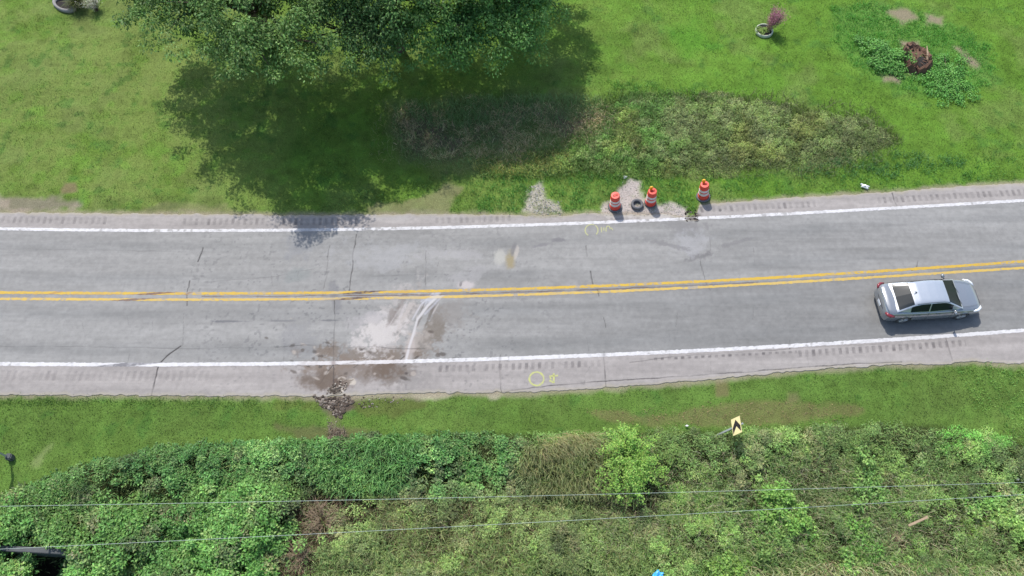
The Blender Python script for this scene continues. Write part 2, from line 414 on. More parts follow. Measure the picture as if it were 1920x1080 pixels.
# mud wash and pale silt across the lanes
blob(690, 663, 120, 17, 0, (134, 121, 111), .85, 1, 1.1)
blob(650, 690, 90, 18, 0, (138, 122, 110), .85, 2, 1.0)
blob(700, 700, 70, 20, 0, (142, 132, 126), .7, 3, 1.2)
blob(610, 716, 50, 22, 0, (120, 106, 96), .9, 4, .5)
blob(735, 698, 46, 17, 0, (118, 103, 92), .85, 5, 1.0)
blob(770, 712, 50, 26, 0, (150, 146, 144), .5, 6, 1.2)
blob(745, 610, 55, 18, -60, (150, 140, 134), .55, 7, 1.3)
blob(815, 612, 44, 24, -62, (132, 123, 114), .85, 8, 1.0)
blob(845, 595, 46, 30, -50, (150, 144, 140), .5, 9, 1.2)
blob(795, 640, 30, 18, -70, (138, 128, 120), .7, 10, .8)
blob(735, 605, 62, 34, -50, (196, 190, 188), .7, 111, 1.5)
blob(780, 640, 26, 20, -60, (192, 184, 178), .6, 112, 1.3)
blob(712, 624, 50, 28, -35, (212, 206, 204), 1.0, 11, 1.1)
blob(690, 600, 34, 12, -20, (186, 182, 184), .6, 12, 1.3)
blob(765, 582, 34, 7, -62, (198, 190, 186), .7, 13, 1.2)
blob(735, 600, 22, 8, -70, (120, 108, 102), .55, 14, 1.2)
blob(748, 575, 24, 7, -65, (116, 104, 98), .5, 15, 1.3)
blob(810, 560, 20, 8, -35, (202, 204, 214), .8, 16, .9)
blob(875, 536, 16, 8, 0, (206, 198, 198), .85, 17, .6)
blob(864, 534, 3, 6, 10, (120, 116, 118), .8, 18, .3)
blob(938, 484, 14, 16, 0, (196, 194, 188), .85, 19, .6)
blob(957, 487, 11, 17, 10, (168, 156, 126), .95, 20, .4)
blob(963, 468, 5, 14, 14, (134, 132, 134), .9, 21, .3)
blob(968, 476, 4, 14, 14, (204, 196, 188), .7, 22, .5)
blob(850, 480, 60, 10, 0, (186, 184, 186), .5, 23, 1.4)
blob(880, 520, 60, 12, -20, (182, 180, 182), .45, 24, 1.4)
blob(770, 655, 10, 24, 12, (194, 184, 180), .7, 25, .8)
blob(560, 462, 30, 22, -30, (150, 152, 158), .5, 26, 1.1)
blob(555, 515, 32, 14, -20, (146, 152, 152), .5, 27, 1.1)
blob(1300, 425, 50, 10, 0, (138, 136, 138), .6, 28, 1.4)
blob(1315, 482, 24, 7, -10, (124, 122, 124), .75, 29, 1.3)
blob(1295, 460, 30, 22, 0, (184, 184, 188), .5, 30, 1.1)
blob(1380, 456, 34, 4, -14, (134, 132, 134), .6, 31, 1.4)
blob(1250, 460, 34, 5, 14, (136, 134, 136), .6, 32, 1.4)
blob(1048, 451, 14, 4, 0, (132, 130, 134), .7, 33, .9)
blob(1010, 462, 20, 3, -14, (138, 136, 140), .7, 34, 1.0)
blob(720, 480, 80, 26, 0, (180, 180, 183), .5, 35, 1.3)
blob(1298, 406, 14, 9, 0, (98, 88, 80), .95, 36, .6)
blob(1350, 395, 3, 3, 0, (100, 98, 100), .8, 37, .2)
blob(630, 560, 10, 26, -10, (128, 128, 134), .5, 38, .9)
blob(430, 604, 34, 2, 0, (118, 118, 124), .8, 39, .9); blob(530, 603, 34, 2, 0, (124, 124, 128), .6, 40, .9); blob(620, 602, 26, 2, 0, (112, 112, 118), .8, 41, .9)
blob(570, 632, 34, 28, 0, (146, 146, 150), .4, 42, 1.4)
for cx_ in (640, 650, 655): blob(cx_+random.uniform(-8, 8), 704+random.uniform(-10, 14), 9, 5, 0, (212, 202, 190), .95, int(cx_), .9, .2)
blob(632, 732, 13, 13, 0, (84, 76, 66), .95, 45, .7, .2); blob(640, 718, 16, 10, 0, (104, 88, 78), .8, 46, 1.0, .3)
blob(643, 731, 4, 5, 0, (222, 212, 200), .9, 47, .3, .2)
blob(762, 701, 4, 3, 0, (92, 84, 82), .9, 48, .3)
blob(1205, 402, 85, 11, 0, (208, 202, 198), .9, 49, .9)
blob(740, 405, 60, 8, 0, (196, 192, 190), .5, 50, 1.2)
# weed breaks through the broken upper edge
blob(1020, 403, 40, 5, 0, (98, 104, 62), .85, 52, 1.0, .3)
for k_ in range(9): blob(740+k_*9+random.uniform(-6, 6), 600+random.uniform(-25, 40)-k_*3, random.uniform(12, 30), random.uniform(1.2, 3), -62+random.uniform(-6, 6), random.choice([(206, 200, 200), (112, 102, 96), (196, 188, 184)]), .6, 60+k_, .9)
for k_ in range(40): blob(random.gauss(660, 90), random.gauss(680, 26), random.uniform(2, 9), random.uniform(1.5, 4), random.uniform(-30, 30), random.choice([(84, 76, 72), (96, 86, 80), (190, 180, 172)]), .7, 80+k_, .9)
# dust rim along both pavement edges
ed = np.minimum(RY-yb, yt-RY)
c = mixc(c, sm(.22, .02, ed+.2*(n2-.5))*.75, alb((188, 180, 164)))
# silt streaks left by water: two pale curves
for pts, wd, col, a in (([(822, 556), (802, 575), (783, 600), (776, 625), (768, 650), (762, 674)], 2.2, (222, 218, 220), .85),
                        ([(812, 552), (790, 572), (774, 600)], 1.6, (214, 212, 218), .6), ([(830, 556), (812, 575), (797, 590)], 1.8, (204, 204, 214), .55)):
    d_ = line_d(px, py, pts)+2.0*(n2-.5)
    c = mixc(c, sm(wd*1.6, wd*.3, d_)*a, alb(col))
# cracks
H = np.zeros_like(RX)
def crack(pts, wd=1.0, a=.85, col=(74, 70, 70), s=0):
    global c, H
    wob = 5*(fbm(RX, RY, .6, 200+s, 3)-.5)
    m_ = (px > min(p[0] for p in pts)-12) & (px < max(p[0] for p in pts)+12)
    d_ = np.full(RX.shape, 99.0)
    d_[m_] = line_d(px[m_]+wob[m_], py[m_]+wob[m_]*.6, pts)
    brk = .35+.65*sm(.35, .6, fbm(RX, RY, .9, 230+s))
    k = sm(wd*1.1, wd*.25, d_)*a*brk
    c = mixc(c, k, alb(col)); H = H-k*.012
crack([(382, 466), (376, 482), (372, 492)], 1.3)
crack([(357, 528), (352, 545), (352, 575)], 1.2); crack([(340, 650), (312, 668), (300, 682), (292, 712), (286, 742)], 1.6, .95)
crack([(345, 590), (344, 650)], .7, .3); crack([(618, 460), (612, 520), (608, 545)], 1.0); crack([(668, 440), (660, 510), (655, 548)], 1.3)
crack([(627, 560), (628, 600), (627, 640), (624, 680), (628, 740)], 1.2); crack([(628, 684), (640, 660), (600, 720)], 1.0)
crack([(798, 470), (798, 540)], .9, .6); crack([(1098, 462), (1099, 482)], 1.1); crack([(1107, 510), (1111, 535)], 1.2, .9)
crack([(1120, 545), (1122, 556)], 1.2); crack([(1130, 595), (1136, 615)], 1, .6); crack([(1132, 660), (1133, 695), (1138, 728)], 1.2)
crack([(1106, 688), (1098, 700), (1096, 722)], .8, .6); crack([(938, 666), (938, 690), (940, 738)], 1.1, .8)
crack([(1312, 490), (1322, 530), (1330, 545)], 1.0, .6); crack([(1480, 640), (1481, 655)], 1.4); crack([(1331, 670), (1332, 700)], .6, .5)
crack([(1772, 635), (1778, 655), (1784, 676)], 1.4, .95); crack([(1720, 491), (1716, 505), (1708, 509)], 1.2); crack([(1671, 362), (1676, 376), (1684, 392)], 1.2)
crack([(1512, 668), (1518, 690)], .7, .5); crack([(0, 652), (140, 651), (260, 653), (350, 655), (520, 652)], .9, .35)
crack([(1040, 553), (1200, 545), (1400, 536), (1560, 526), (1700, 516)], 0.8, .5); crack([(650, 555.5), (800, 555), (1000, 548), (1160, 543), (1420, 531)], 1.3, .75, (110, 78, 66))
crack([(380, 557.5), (520, 557.5), (660, 556)], 1.2, .6, (104, 80, 70))
crack([(650, 654), (700, 650), (740, 655), (800, 654)], 1.0, .6); crack([(663, 690), (690, 670)], 1, .6); crack([(740, 684), (760, 670)], 1.1, .8)
crack([(930, 738), (1000, 727), (1100, 718), (1235, 709), (1400, 698), (1500, 690), (1600, 683), (1690, 679)], 1.2, .85, s=3)
crack([(1180, 680), (1240, 673), (1280, 668), (1500, 654), (1660, 645)], 1.2, .5)
crack([(0, 468), (200, 470), (350, 474)], .7, .25); crack([(400, 530), (520, 520), (590, 505)], .8, .3)
crack([(520, 652), (580, 648), (640, 652)], .9, .6); crack([(700, 520), (840, 515)], .7, .3)
for k in range(26):
    x0 = random.uniform(40, 1880); y0 = random.choice([random.uniform(440, 535), random.uniform(575, 665)])
    crack([(x0, y0), (x0+random.uniform(-6, 6), y0+random.uniform(8, 30))], .8, .28, s=k)
# rumble strips: ground-in grooves
def rumble(xa, xb, f, off0, off1, per, a, s):
    global c, H
    wxa, wxb = P(xa, 400 if f is f_top else 700)[0], P(xb, 400 if f is f_top else 700)[0]
    o = (RY-f(RX)) if f is f_top else (f(RX)-RY)
    m_ = (RX > wxa) & (RX < wxb) & (o > off0) & (o < off1)
    ph = ((RX-wxa)+.05*(o-off0))/per; fr = ph-np.floor(ph); tooth = sm(.30, .18, np.abs(fr-.5))
    amp = (.45+.8*_h(np.floor(ph), np.floor(ph)*0, s))*(.6+.8*sm(.3, .7, fbm(RX, RY, .25, 700+s)))*sm(.15, .5, fbm(RX, RY*0, 2.5, 720+s)+.25)
    ends = sm(off0, off0+.07, o)*sm(off1, off1-.09, o)
    k = m_*tooth*ends*amp
    c = mixc(c, np.clip(k*a, 0, .85), alb((112, 107, 108))); H = H-k*.010
rumble(-40, 205, f_top, .30, .78, .30, .28, 1); rumble(345, 505, f_top, .28, .75, .30, .35, 2); rumble(530, 700, f_top, .25, .75, .30, .4, 3)
rumble(815, 960, f_top, .2, .62, .30, .3, 4); rumble(1311, 1532, f_top, .28, .72, .30, .4, 5); rumble(1648, 2000, f_top, .28, .72, .30, .42, 6)
rumble(0, 400, f_bot, .30, .85, .30, .16, 7); rumble(820, 1132, f_bot, .22, .62, .30, .42, 8); rumble(1225, 1500, f_bot, .22, .42, .31, .75, 9)
rumble(1500, 1825, f_bot, .22, .62, .31, .6, 10)
RZ = RZ+H
RZ = np.where((TT == 0) | (TT == 1), -.14, RZ)
v = np.stack([RX, RY, RZ], 1)
road = npmesh('road', v, grid_faces(len(rx), NV), M_road, col=np.clip(c*np.array([1.015, 1.0, .965]), .01, .8), smooth=True)
tag(road, kind='structure')
# painted lines, parts of the road surface
def stripe(name, f, wd, base, tint, seed, gaps, wear):
    xs = np.concatenate([-np.geomspace(33, 400, 25)[::-1], np.arange(-32.5, 32.5, .05), np.geomspace(33, 400, 25)]); n = 7
    X = np.repeat(xs, n); t = np.tile(np.linspace(-.5, .5, n), len(xs))
    edge = (fbm(X, X*0+t*3, .12, seed, 2)-.5)*.06
    Y = f(X)+t*wd+edge*(np.abs(t) > .4)
    z = rz_at(X, Y)+.004
    qx, qy = Q(X, Y)
    cc = np.broadcast_to(alb(base), X.shape+(3,)).copy()
    w1 = sm(.5-wear, .72-wear, fbm(X, Y, .5, seed+1)*.5+fbm(X, Y, .09, seed+2, 2)*.5)
    cc = mixc(cc, w1*.6, alb(tint)); chip = sm(.60, .68, fbm(X, Y, .16, seed+8, 3)*.6+fbm(X, Y, 2.2, seed+9)*.4); cc = mixc(cc, chip*.75, alb((168, 164, 160)))
    for x0, x1, sl, col, a in gaps:
        k = sm(x0-3, x0+3, qx-sl*(t*10))*sm(x1+3, x1-3, qx-sl*(t*10))*(.65+.35*sm(.3, .6, fbm(X, Y, .2, seed+5)))
        cc = mixc(cc, k*a, alb(col))
    cc = cc*(1+.12*(fbm(X, Y, .25, seed+3)-.5))[:, None]
    return npmesh(name, np.stack([X, Y, z], 1), grid_faces(len(xs), n), M_paint, road, col=np.clip(cc, .01, .85), smooth=True)
W_ = (238, 235, 235); TW = (200, 197, 197)
stripe('edge_line', f_top, .17, W_, TW, 300, [(1286, 1306, 0, (96, 84, 76), .95), (560, 600, 2, (190, 190, 196), .4)], .05)
stripe('edge_line', f_bot, .18, W_, TW, 310, [(205, 275, 6, (128, 126, 130), .95), (656, 668, 4, (140, 132, 126), .8), (622, 630, 0, (110, 90, 86), .7), (560, 760, 0, (200, 184, 176), .35), (936, 939, 0, (110, 108, 108), .7), (1131, 1134, 0, (100, 100, 100), .8)], .04)
Y_ = (226, 186, 66); TY = (204, 168, 98)
stripe('centre_line', f_y1, .145, Y_, TY, 320, [(272, 312, 5, (130, 98, 86), .95), (350, 358, 1, (150, 120, 100), .7), (660, 704, 5, (96, 78, 74), 1.0), (96, 112, 2, (180, 134, 90), .6), (622, 640, 1, (210, 190, 150), .6)], .05)
stripe('centre_line', f_y2, .135, (228, 192, 92), (206, 180, 130), 330, [(230, 274, 5, (128, 104, 96), .95), (632, 680, 5, (104, 84, 80), 1.0), (600, 640, 1, (196, 180, 150), .6), (735, 790, 1, (200, 184, 150), .5), (805, 830, 1, (220, 212, 200), .7), (1120, 1124, 0, (120, 100, 80), .6)], .08)
# sprayed survey marks
def spray(name, strokes, wpx, col, label):
    vs = []; fs = []; cc = []
    r_ = np.random.default_rng(3)
    for st in strokes:
        pts = [Vector(P(*p)) for p in st]; dense = []
        for a, b in zip(pts[:-1], pts[1:]):
            n = max(2, int((b-a).length/.03))
            dense += [a.lerp(b, i/n) for i in range(n)]
        dense.append(pts[-1]); base = len(vs)
        for i, p in enumerate(dense):
            t = (dense[min(i+1, len(dense)-1)]-dense[max(i-1, 0)]).normalized(); nr = Vector((-t.y, t.x))
            wd = wpx/38*(.75+.5*r_.random())/2
            for s in (-1, 1):
                q = p+nr*wd*s; vs.append((q.x, q.y, float(rz_at(q.x, q.y))+.006))
                k = .35+.65*r_.random(); cc.append(alb(col)*k+alb((176, 172, 172))*(1-k))
        for i in range(len(dense)-1): fs.append((base+2*i, base+2*i+1, base+2*i+3, base+2*i+2))
    o = npmesh(name, vs, fs, M_paint, road, col=np.array(cc)); o['label'] = label; return o
circ = lambda cx, cy, r, a0=0, a1=360, ry=None: [(cx+r*math.cos(math.radians(a)), cy+(ry or r)*math.sin(math.radians(a))) for a in np.linspace(a0, a1, 24)]
YS = (216, 220, 112)
spray('spray_mark', [circ(1006, 711, 13.5, ry=12.5), [(1030, 706), (1046, 705)], [(1038, 701), (1038.5, 719)], [(1030, 714), (1038, 718)], [(1031, 706), (1033, 712)]], 3.0, YS, 'yellow sprayed circle with a small arrow like figure on the shoulder')
spray('spray_mark', [circ(1109, 433, 12, 120, 240, 11), circ(1109, 433, 12, -55, 45, 11), circ(1109, 433, 12, 240, 300, 11)[::3], [(1127, 427), (1128, 437)], [(1132, 428), (1132, 434)], circ(1140, 432, 4, 150, 350, 7), [(1146, 428), (1149, 433)]], 2.2, (206, 208, 130), 'faint yellow sprayed circle and scribble in the upper lane')

# ------------------------------------------------------------------ leaf and blade builders
def unit(v): return v/np.maximum(np.linalg.norm(v, axis=1, keepdims=True), 1e-9)
def leaves_geo(pos, az, pitch, roll, L, Wd, col, fold=.25):
    "folded diamond leaves; 4 points, 1 quad each"
    n = len(pos); a = np.stack([np.cos(az)*np.cos(pitch), np.sin(az)*np.cos(pitch), np.sin(pitch)], 1)
    up = np.tile([0, 0, 1.0], (n, 1)); s = unit(np.cross(a, up)); nrm = np.cross(s, a)
    s2 = s*np.cos(roll)[:, None]+nrm*np.sin(roll)[:, None]; n2 = np.cross(s2, a)
    L = L[:, None]; Wd = Wd[:, None]
    p0 = pos; p1 = pos+a*L*.45+s2*Wd*.5-n2*Wd*fold*.3; p2 = pos+a*L-n2*L*.18; p3 = pos+a*L*.45-s2*Wd*.5-n2*Wd*fold*.3
    v = np.stack([p0, p1, p2, p3], 1).reshape(-1, 3)
    f = np.arange(n*4).reshape(n, 4)
    return v, f, np.repeat(col, 4, axis=0)
def blades_geo(pos, az, lean, L, Wd, col):
    "curved tapering blades; 5 points, two quads (tip doubled) each"
    n = len(pos); d = np.stack([np.cos(az), np.sin(az), np.zeros(n)], 1); s = np.stack([-np.sin(az), np.cos(az), np.zeros(n)], 1)
    # turn the face of the blade at random
    rt = rng.uniform(0, 3.14, n); s = s*np.cos(rt)[:, None]+d*np.sin(rt)[:, None]
    L = L[:, None]; Wd = Wd[:, None]; ln = lean[:, None]; up = np.array([0, 0, 1.0])
    m = pos+up*L*.6*np.cos(ln*.6)+d*L*.6*np.sin(ln*.6)
    t = m+up*L*.4*np.cos(ln*1.5)+d*L*.4*np.sin(ln*1.5)
    v = np.stack([pos-s*Wd*.5, pos+s*Wd*.5, m+s*Wd*.4, m-s*Wd*.4, t+s*Wd*.08, t-s*Wd*.08], 1).reshape(-1, 3)
    b = np.arange(n)[:, None]*6
    f = np.concatenate([b+np.array([[0, 1, 2, 3]]), b+np.array([[3, 2, 4, 5]])], 0)
    return v, f, np.repeat(col, 6, axis=0)
def merge(parts):
    vs = []; fs = []; cs = []; b = 0
    for v, f, c_ in parts: vs.append(v); fs.append(f+b); cs.append(c_); b += len(v)
    return np.concatenate(vs), np.concatenate(fs), np.concatenate(cs)
def vary(col, n, amt=.25, hue=.12, ds=.13):
    col = np.broadcast_to(col, (n, 3)); lum = col @ np.array([.3, .6, .1]); col = (col*(1-ds)+lum[:, None]*ds)*np.array([1.06, 1.02, .90]); k = 1+amt*(rng.random((n, 1))*2-1)
    h = 1+hue*(rng.random((n, 3))*2-1); return np.clip(col*k*h, .003, .8)

# ------------------------------------------------------------------ lawn grass (stuff)
def lawn(n, seed_box):
    x = rng.uniform(seed_box[0], seed_box[1], n); y = rng.uniform(seed_box[2], seed_box[3], n)
    px_, py_ = Q(x, y); d = d_road(x, y)
    cl = ground_col(x, y); green = cl[:, 1]/(cl[:, 0]+cl[:, 2]*.5+1e-6)
    keep = (d > .02) & (brush_sd(px_, py_) < 6) & (rng.random(n) < sm(1.0, 1.35, green))
    keep &= poly_sd(px_, py_, TOPW) > -18
    keep &= ~((d < .18) & (fbm(x, y, .6, 400) < .5))
    return x[keep], y[keep], cl[keep], px_[keep], py_[keep], d[keep]
x, y, cl, px_, py_, d = lawn(420000, (-31, 31, -14.5, 21))
n = len(x); tall = sm(.55, .75, fbm(x, y, .8, 401))
L = .05+.05*rng.random(n)+.09*tall*rng.random(n)+.06*sm(.5, .1, d)*rng.random(n); Wd = .010+.018*rng.random(n)
col = vary(cl*1.2, n, .32, .12)
pos = np.stack([x, y, ground_z(x, y)-.01], 1)
G1 = blades_geo(pos, rng.uniform(0, 6.28, n), rng.uniform(.3, 1.25, n), L, Wd, col)
o = npmesh('lawn_grass', *G1[:2], M_grass, col=G1[2]); tag(o, 'short mown green grass on both sides of the road', 'grass', kind='stuff')

# coarse verge tufts and weeds
def scatter_in(poly, n, box=None, inner=0, amp=12, asc=.8):
    a = np.array([P(*p) for p in poly]); b = box or (a[:, 0].min(), a[:, 0].max(), a[:, 1].min(), a[:, 1].max())
    x = rng.uniform(b[0], b[1], n); y = rng.uniform(b[2], b[3], n); qx, qy = Q(x, y)
    k = poly_sd(qx, qy, poly)+amp*(fbm(x, y, asc, 55)-.5)*2 < inner
    return x[k], y[k], qx[k], qy[k]
parts = []
def tufts(n, poly, Lr, Wr, colr, lean=(.3, 1.0), per=14, spread=.12, az=None):
    x, y, qx, qy = scatter_in(poly, n); n = len(x)
    gc_ = ground_col(x, y); kk = gc_[:, 1]/(gc_[:, 0]+gc_[:, 2]*.5) > 1.05; kk |= (per == 9) & (rng.random(n) < .35); x = x[kk]; y = y[kk]; n = len(x)
    X = np.repeat(x, per)+rng.normal(0, spread, n*per); Y = np.repeat(y, per)+rng.normal(0, spread, n*per)
    base = alb(colr[0])+(alb(colr[1])-alb(colr[0]))*rng.random((n, 1))
    col = vary(np.repeat(base, per, 0)*2.0, n*per, .25)
    N = n*per; A = rng.uniform(0, 6.28, N) if az is None else rng.normal(az, .7, N)
    parts.append(blades_geo(np.stack([X, Y, ground_z(X, Y)-.01], 1), A, rng.uniform(*lean, N), rng.uniform(*Lr, N), rng.uniform(*Wr, N), col))
# strip between the ditch and the upper pavement edge
tufts(500, [(870, 330), (1100, 325), (1290, 335), (1300, 392), (1240, 388), (1190, 350), (1130, 372), (1060, 398), (1020, 350), (980, 396), (900, 398)], (.12, .3), (.012, .03), ((74, 128, 52), (96, 158, 66)))
tufts(450, [(1300, 335), (1600, 305), (1900, 290), (1910, 335), (1700, 352), (1500, 364), (1320, 378)], (.1, .24), (.012, .028), ((74, 126, 50), (92, 150, 64)))
tufts(220, [(1480, 318), (1560, 295), (1660, 280), (1800, 295), (1800, 315), (1600, 330), (1500, 335)], (.14, .3), (.014, .03), ((70, 128, 56), (96, 140, 92)))
tufts(260, [(600, 388), (700, 350), (880, 330), (900, 400), (700, 400)], (.08, .2), (.012, .025), ((80, 124, 50), (110, 140, 70)))
tufts(1100, [(1560, 20), (1640, 0), (1760, 30), (1860, 90), (1870, 160), (1780, 190), (1700, 170), (1610, 130), (1560, 80)], (.1, .26), (.014, .03), ((72, 140, 46), (100, 168, 66)))
tufts(160, [(1130, 150), (1230, 160), (1330, 170), (1400, 180), (1300, 190), (1180, 190)], (.12, .3), (.014, .03), ((84, 140, 50), (110, 160, 70)))
tufts(300, [(-50, 745), (600, 748), (600, 762), (-50, 760)], (.06, .15), (.01, .025), ((70, 110, 46), (100, 140, 60)))
tufts(300, [(650, 745), (950, 738), (1250, 722), (1500, 700), (1920, 676), (1920, 690), (1500, 712), (1250, 734), (950, 752), (650, 758)], (.06, .16), (.01, .025), ((70, 118, 46), (96, 144, 60)))
tufts(260, [(1780, 690), (1960, 670), (1960, 870), (1880, 800), (1820, 760)], (.08, .2), (.014, .03), ((104, 156, 66), (134, 180, 84)))
tufts(520, [(975, 350), (1030, 376), (1070, 396), (1040, 405), (980, 404)], (.05, .14), (.01, .02), ((100, 136, 64), (140, 160, 96)), per=9)
tufts(260, [(1120, 372), (1175, 338), (1230, 375), (1290, 388), (1280, 398), (1130, 398)], (.05, .12), (.01, .02), ((90, 134, 60), (140, 160, 96)), per=9, spread=.06)
v, f, cc = merge(parts)
o = npmesh('verge_weeds', v, f, M_grass, col=cc); tag(o, 'taller tufts of weeds and grass along the verges and round the stump', 'weeds', kind='stuff')

# ------------------------------------------------------------------ clumped brush (stuff)
def dome_leaves(cx, cy, cz, r, h, per, colc, Lr, Wr, pitch=(-.5, .35), amt=.28):
    "leaves over low domes: one dome per centre"
    n = len(cx); N = n*per; i = np.repeat(np.arange(n), per)
    th = rng.uniform(0, 6.28, N); q = np.sqrt(rng.random(N)); zz = np.sqrt(np.clip(1-q*q, 0, 1))
    k = rng.uniform(.6, 1.15, N)
    X = cx[i]+r[i]*q*np.cos(th)*k; Y = cy[i]+r[i]*q*np.sin(th)*k; Z = cz[i]+h[i]*zz*k*rng.uniform(.6, 1.2, N)
    az = th+rng.normal(0, .8, N)
    return leaves_geo(np.stack([X, Y, Z], 1), az, rng.uniform(*pitch, N), rng.normal(0, .5, N), rng.uniform(*Lr, N), rng.uniform(*Wr, N), vary(colc[i]*1.8, N, amt))
def brush_types(x, y):
    "lush, bright, tall grass, dry, olive weights by place"
    px_, py_ = Q(x, y); n1 = fbm(x, y, 2.5, 500); n2 = fbm(x, y, .9, 510)
    lush = sm(1050, 900, px_)*sm(940, 880, py_+60*(n1-.5)); bright = sm(640, 500, px_)*sm(880, 960, py_)
    br2 = sm(1180, 1340, px_)*sm(900, 980, py_+80*(n1-.5))
    dry = sm(560, 620, px_)*sm(1300, 1000, px_)*sm(900, 950, py_); ol = sm(1150, 1280, px_)*sm(960, 860, py_)
    return lush, bright, br2, dry, ol, n1, n2
GAPS = [([(555, 935), (690, 930), (720, 960), (640, 1000), (600, 1030), (560, 1000)], .8), ([(190, 900), (260, 895), (330, 912), (325, 940), (230, 935), (180, 915)], .75), ([(20, 1000), (50, 990), (60, 1015), (20, 1025)], .8),
        ([(355, 860), (380, 858), (380, 885), (355, 880)], .6), ([(240, 965), (300, 968), (300, 985), (245, 985)], .6),
        ([(165, 990), (205, 985), (210, 1020), (175, 1022)], .6), ([(545, 930), (640, 925), (600, 1000), (590, 1090), (505, 1090), (540, 1000)], .85),
        ([(1090, 930), (1180, 935), (1245, 930), (1235, 965), (1150, 965), (1100, 950)], .85), ([(1130, 890), (1210, 880), (1225, 925), (1150, 925)], .7),
        ([(1365, 895), (1375, 885), (1450, 880), (1445, 905)], .6), ([(1400, 925), (1425, 925), (1440, 960), (1400, 955)], .8), ([(1600, 912), (1700, 915), (1690, 935), (1610, 935)], .7),
        ([(430, 1010), (470, 1005), (480, 1090), (440, 1090)], .7), ([(1290, 1000), (1340, 995), (1340, 1030), (1290, 1030)], .6), ([(795, 985), (840, 985), (840, 1030), (800, 1030)], .5),
        ([(1280, 840), (1330, 838), (1330, 870), (1290, 875)], .6), ([(980, 880), (1060, 875), (1060, 900), (990, 900)], .45)]
def gapmask(px_, py_):
    k = np.zeros(np.shape(px_))
    for pts, a in GAPS: k = np.maximum(k, a*sm(8, -5, poly_sd(px_, py_, pts)))
    k = np.maximum(k, sm(6, -4, poly_sd(px_, py_, HOLLOW)))
    k = np.maximum(k, sm(6, -4, poly_sd(px_, py_, [(-40, 1016), (60, 1018), (132, 1028), (132, 1042), (-40, 1040)])))
    return k
n = 15500
x = rng.uniform(-28, 28, n); y = rng.uniform(-18.5, -6.5, n); px_, py_ = Q(x, y)
k = (brush_sd(px_, py_) > 1+12*(fbm(x, y, .5, 505)-.5)) & (rng.random(n) > gapmask(px_, py_))
k &= (rng.random(n) > .9*sm(.57, .66, fbm(x, y, 1.0, 506)))
x = x[k]; y = y[k]; px_ = px_[k]; py_ = py_[k]; n = len(x)
lush, bright, br2, dry, ol, n1, n2 = brush_types(x, y)
colc = np.broadcast_to(alb((112, 138, 78)), (n, 3)).copy()
colc = mixc(colc, ol, alb((112, 138, 80))); colc = mixc(colc, dry*.8, alb((130, 140, 92)))
colc = mixc(colc, br2*sm(.35, .6, n1), alb((120, 164, 76))); colc = mixc(colc, lush, alb((92, 142, 76)))
colc = mixc(colc, bright*.9, alb((106, 156, 74))); colc = mixc(colc, (px_ > 1750)*sm(880, 820, py_)*1.0, alb((104, 164, 68)))
colc = mixc(colc, sm(.56, .70, n2)*(.8-.55*np.maximum(lush, bright)), alb((138, 166, 88))); colc = mixc(colc, sm(.42, .30, n2)*.8, alb((96, 104, 76)))
n4 = fbm(x, y, .5, 515); colc = mixc(colc, sm(.62, .7, n4)*.7*(1-.7*lush), alb((154, 146, 116))); colc = mixc(colc, (rng.random(n) < .10)*.5, alb((150, 178, 104)))
colc = colc*(.78+.44*rng.random((n, 1)))*(1+.22*(1-np.maximum(lush, bright)))[:, None]*(.78+.5*sm(.3, .7, fbm(x*.6, y, 1.3, 541)))[:, None]
colc = colc*np.array([.96, 1.05, .95])
e = sm(0, 26, brush_sd(px_, py_)); mac = sm(.38, .66, fbm(x, y, 1.7, 507))*e
r = (.10+.20*rng.random(n))*(1+.6*bright); h = .05+.16*e*rng.random(n)+.08*bright
z = ground_z(x, y)+(.05+.40*e)*(.4+.9*mac)+.30*e*mac*bright+.12*e*(rng.random(n)-.3)
big = (bright > .5) | ((br2 > .5) & (n1 > .6)); parts = []
for sel, per, Lr, Wr in ((big, 46, (.09, .20), (.05, .10)), (~big & (lush > .5), 52, (.07, .14), (.04, .08)), (~big & (lush <= .5), 60, (.05, .14), (.014, .034))):
    parts.append(dome_leaves(x[sel], y[sel], z[sel], r[sel], h[sel], per, colc[sel], Lr, Wr, (-.7, .8), .38))
v, f, cc = merge(parts)
o = npmesh('undergrowth', v, f, M_leaf, col=cc); tag(o, 'dense green and olive undergrowth covering the lower roadside bank', 'undergrowth', kind='stuff')
# long grasses and stalks through the brush
parts = []
def long_grass(n, poly, Lr, Wr, c0, c1, lean, az, azs=.8, zo=.5, inner=0):
    x, y, qx, qy = scatter_in(poly, n, inner=inner); k = rng.random(len(x)) > gapmask(qx, qy)*.8; x = x[k]; y = y[k]; n = len(x)
    col = alb(c0)+(alb(c1)-alb(c0))*rng.random((n, 1))
    parts.append(blades_geo(np.stack([x, y, ground_z(x, y)+zo*rng.random(n)], 1), rng.normal(az, azs, n), rng.uniform(*lean, n), rng.uniform(*Lr, n), rng.uniform(*Wr, n), vary(col*1.85, n, .25)))
A_D = -math.pi/2
long_grass(3600, [(610, 830), (720, 822), (790, 830), (740, 920), (640, 925), (605, 900)], (.4, .9), (.02, .045), (84, 142, 70), (120, 170, 96), (.4, 1.2), A_D, .9)
long_grass(1500, [(520, 835), (610, 828), (610, 880), (540, 870)], (.3, .7), (.02, .04), (80, 128, 62), (110, 156, 80), (.4, 1.2), A_D)
long_grass(6500, [(985, 835), (1130, 825), (1180, 860), (1200, 930), (1100, 930), (1010, 925), (960, 880)], (.4, .9), (.014, .03), (116, 130, 78), (150, 156, 108), (.5, 1.3), A_D, .6)
long_grass(1300, [(1000, 820), (1110, 815), (1120, 840), (1010, 860)], (.5, 1.0), (.012, .025), (136, 138, 92), (170, 166, 120), (.8, 1.4), -.9, .5)
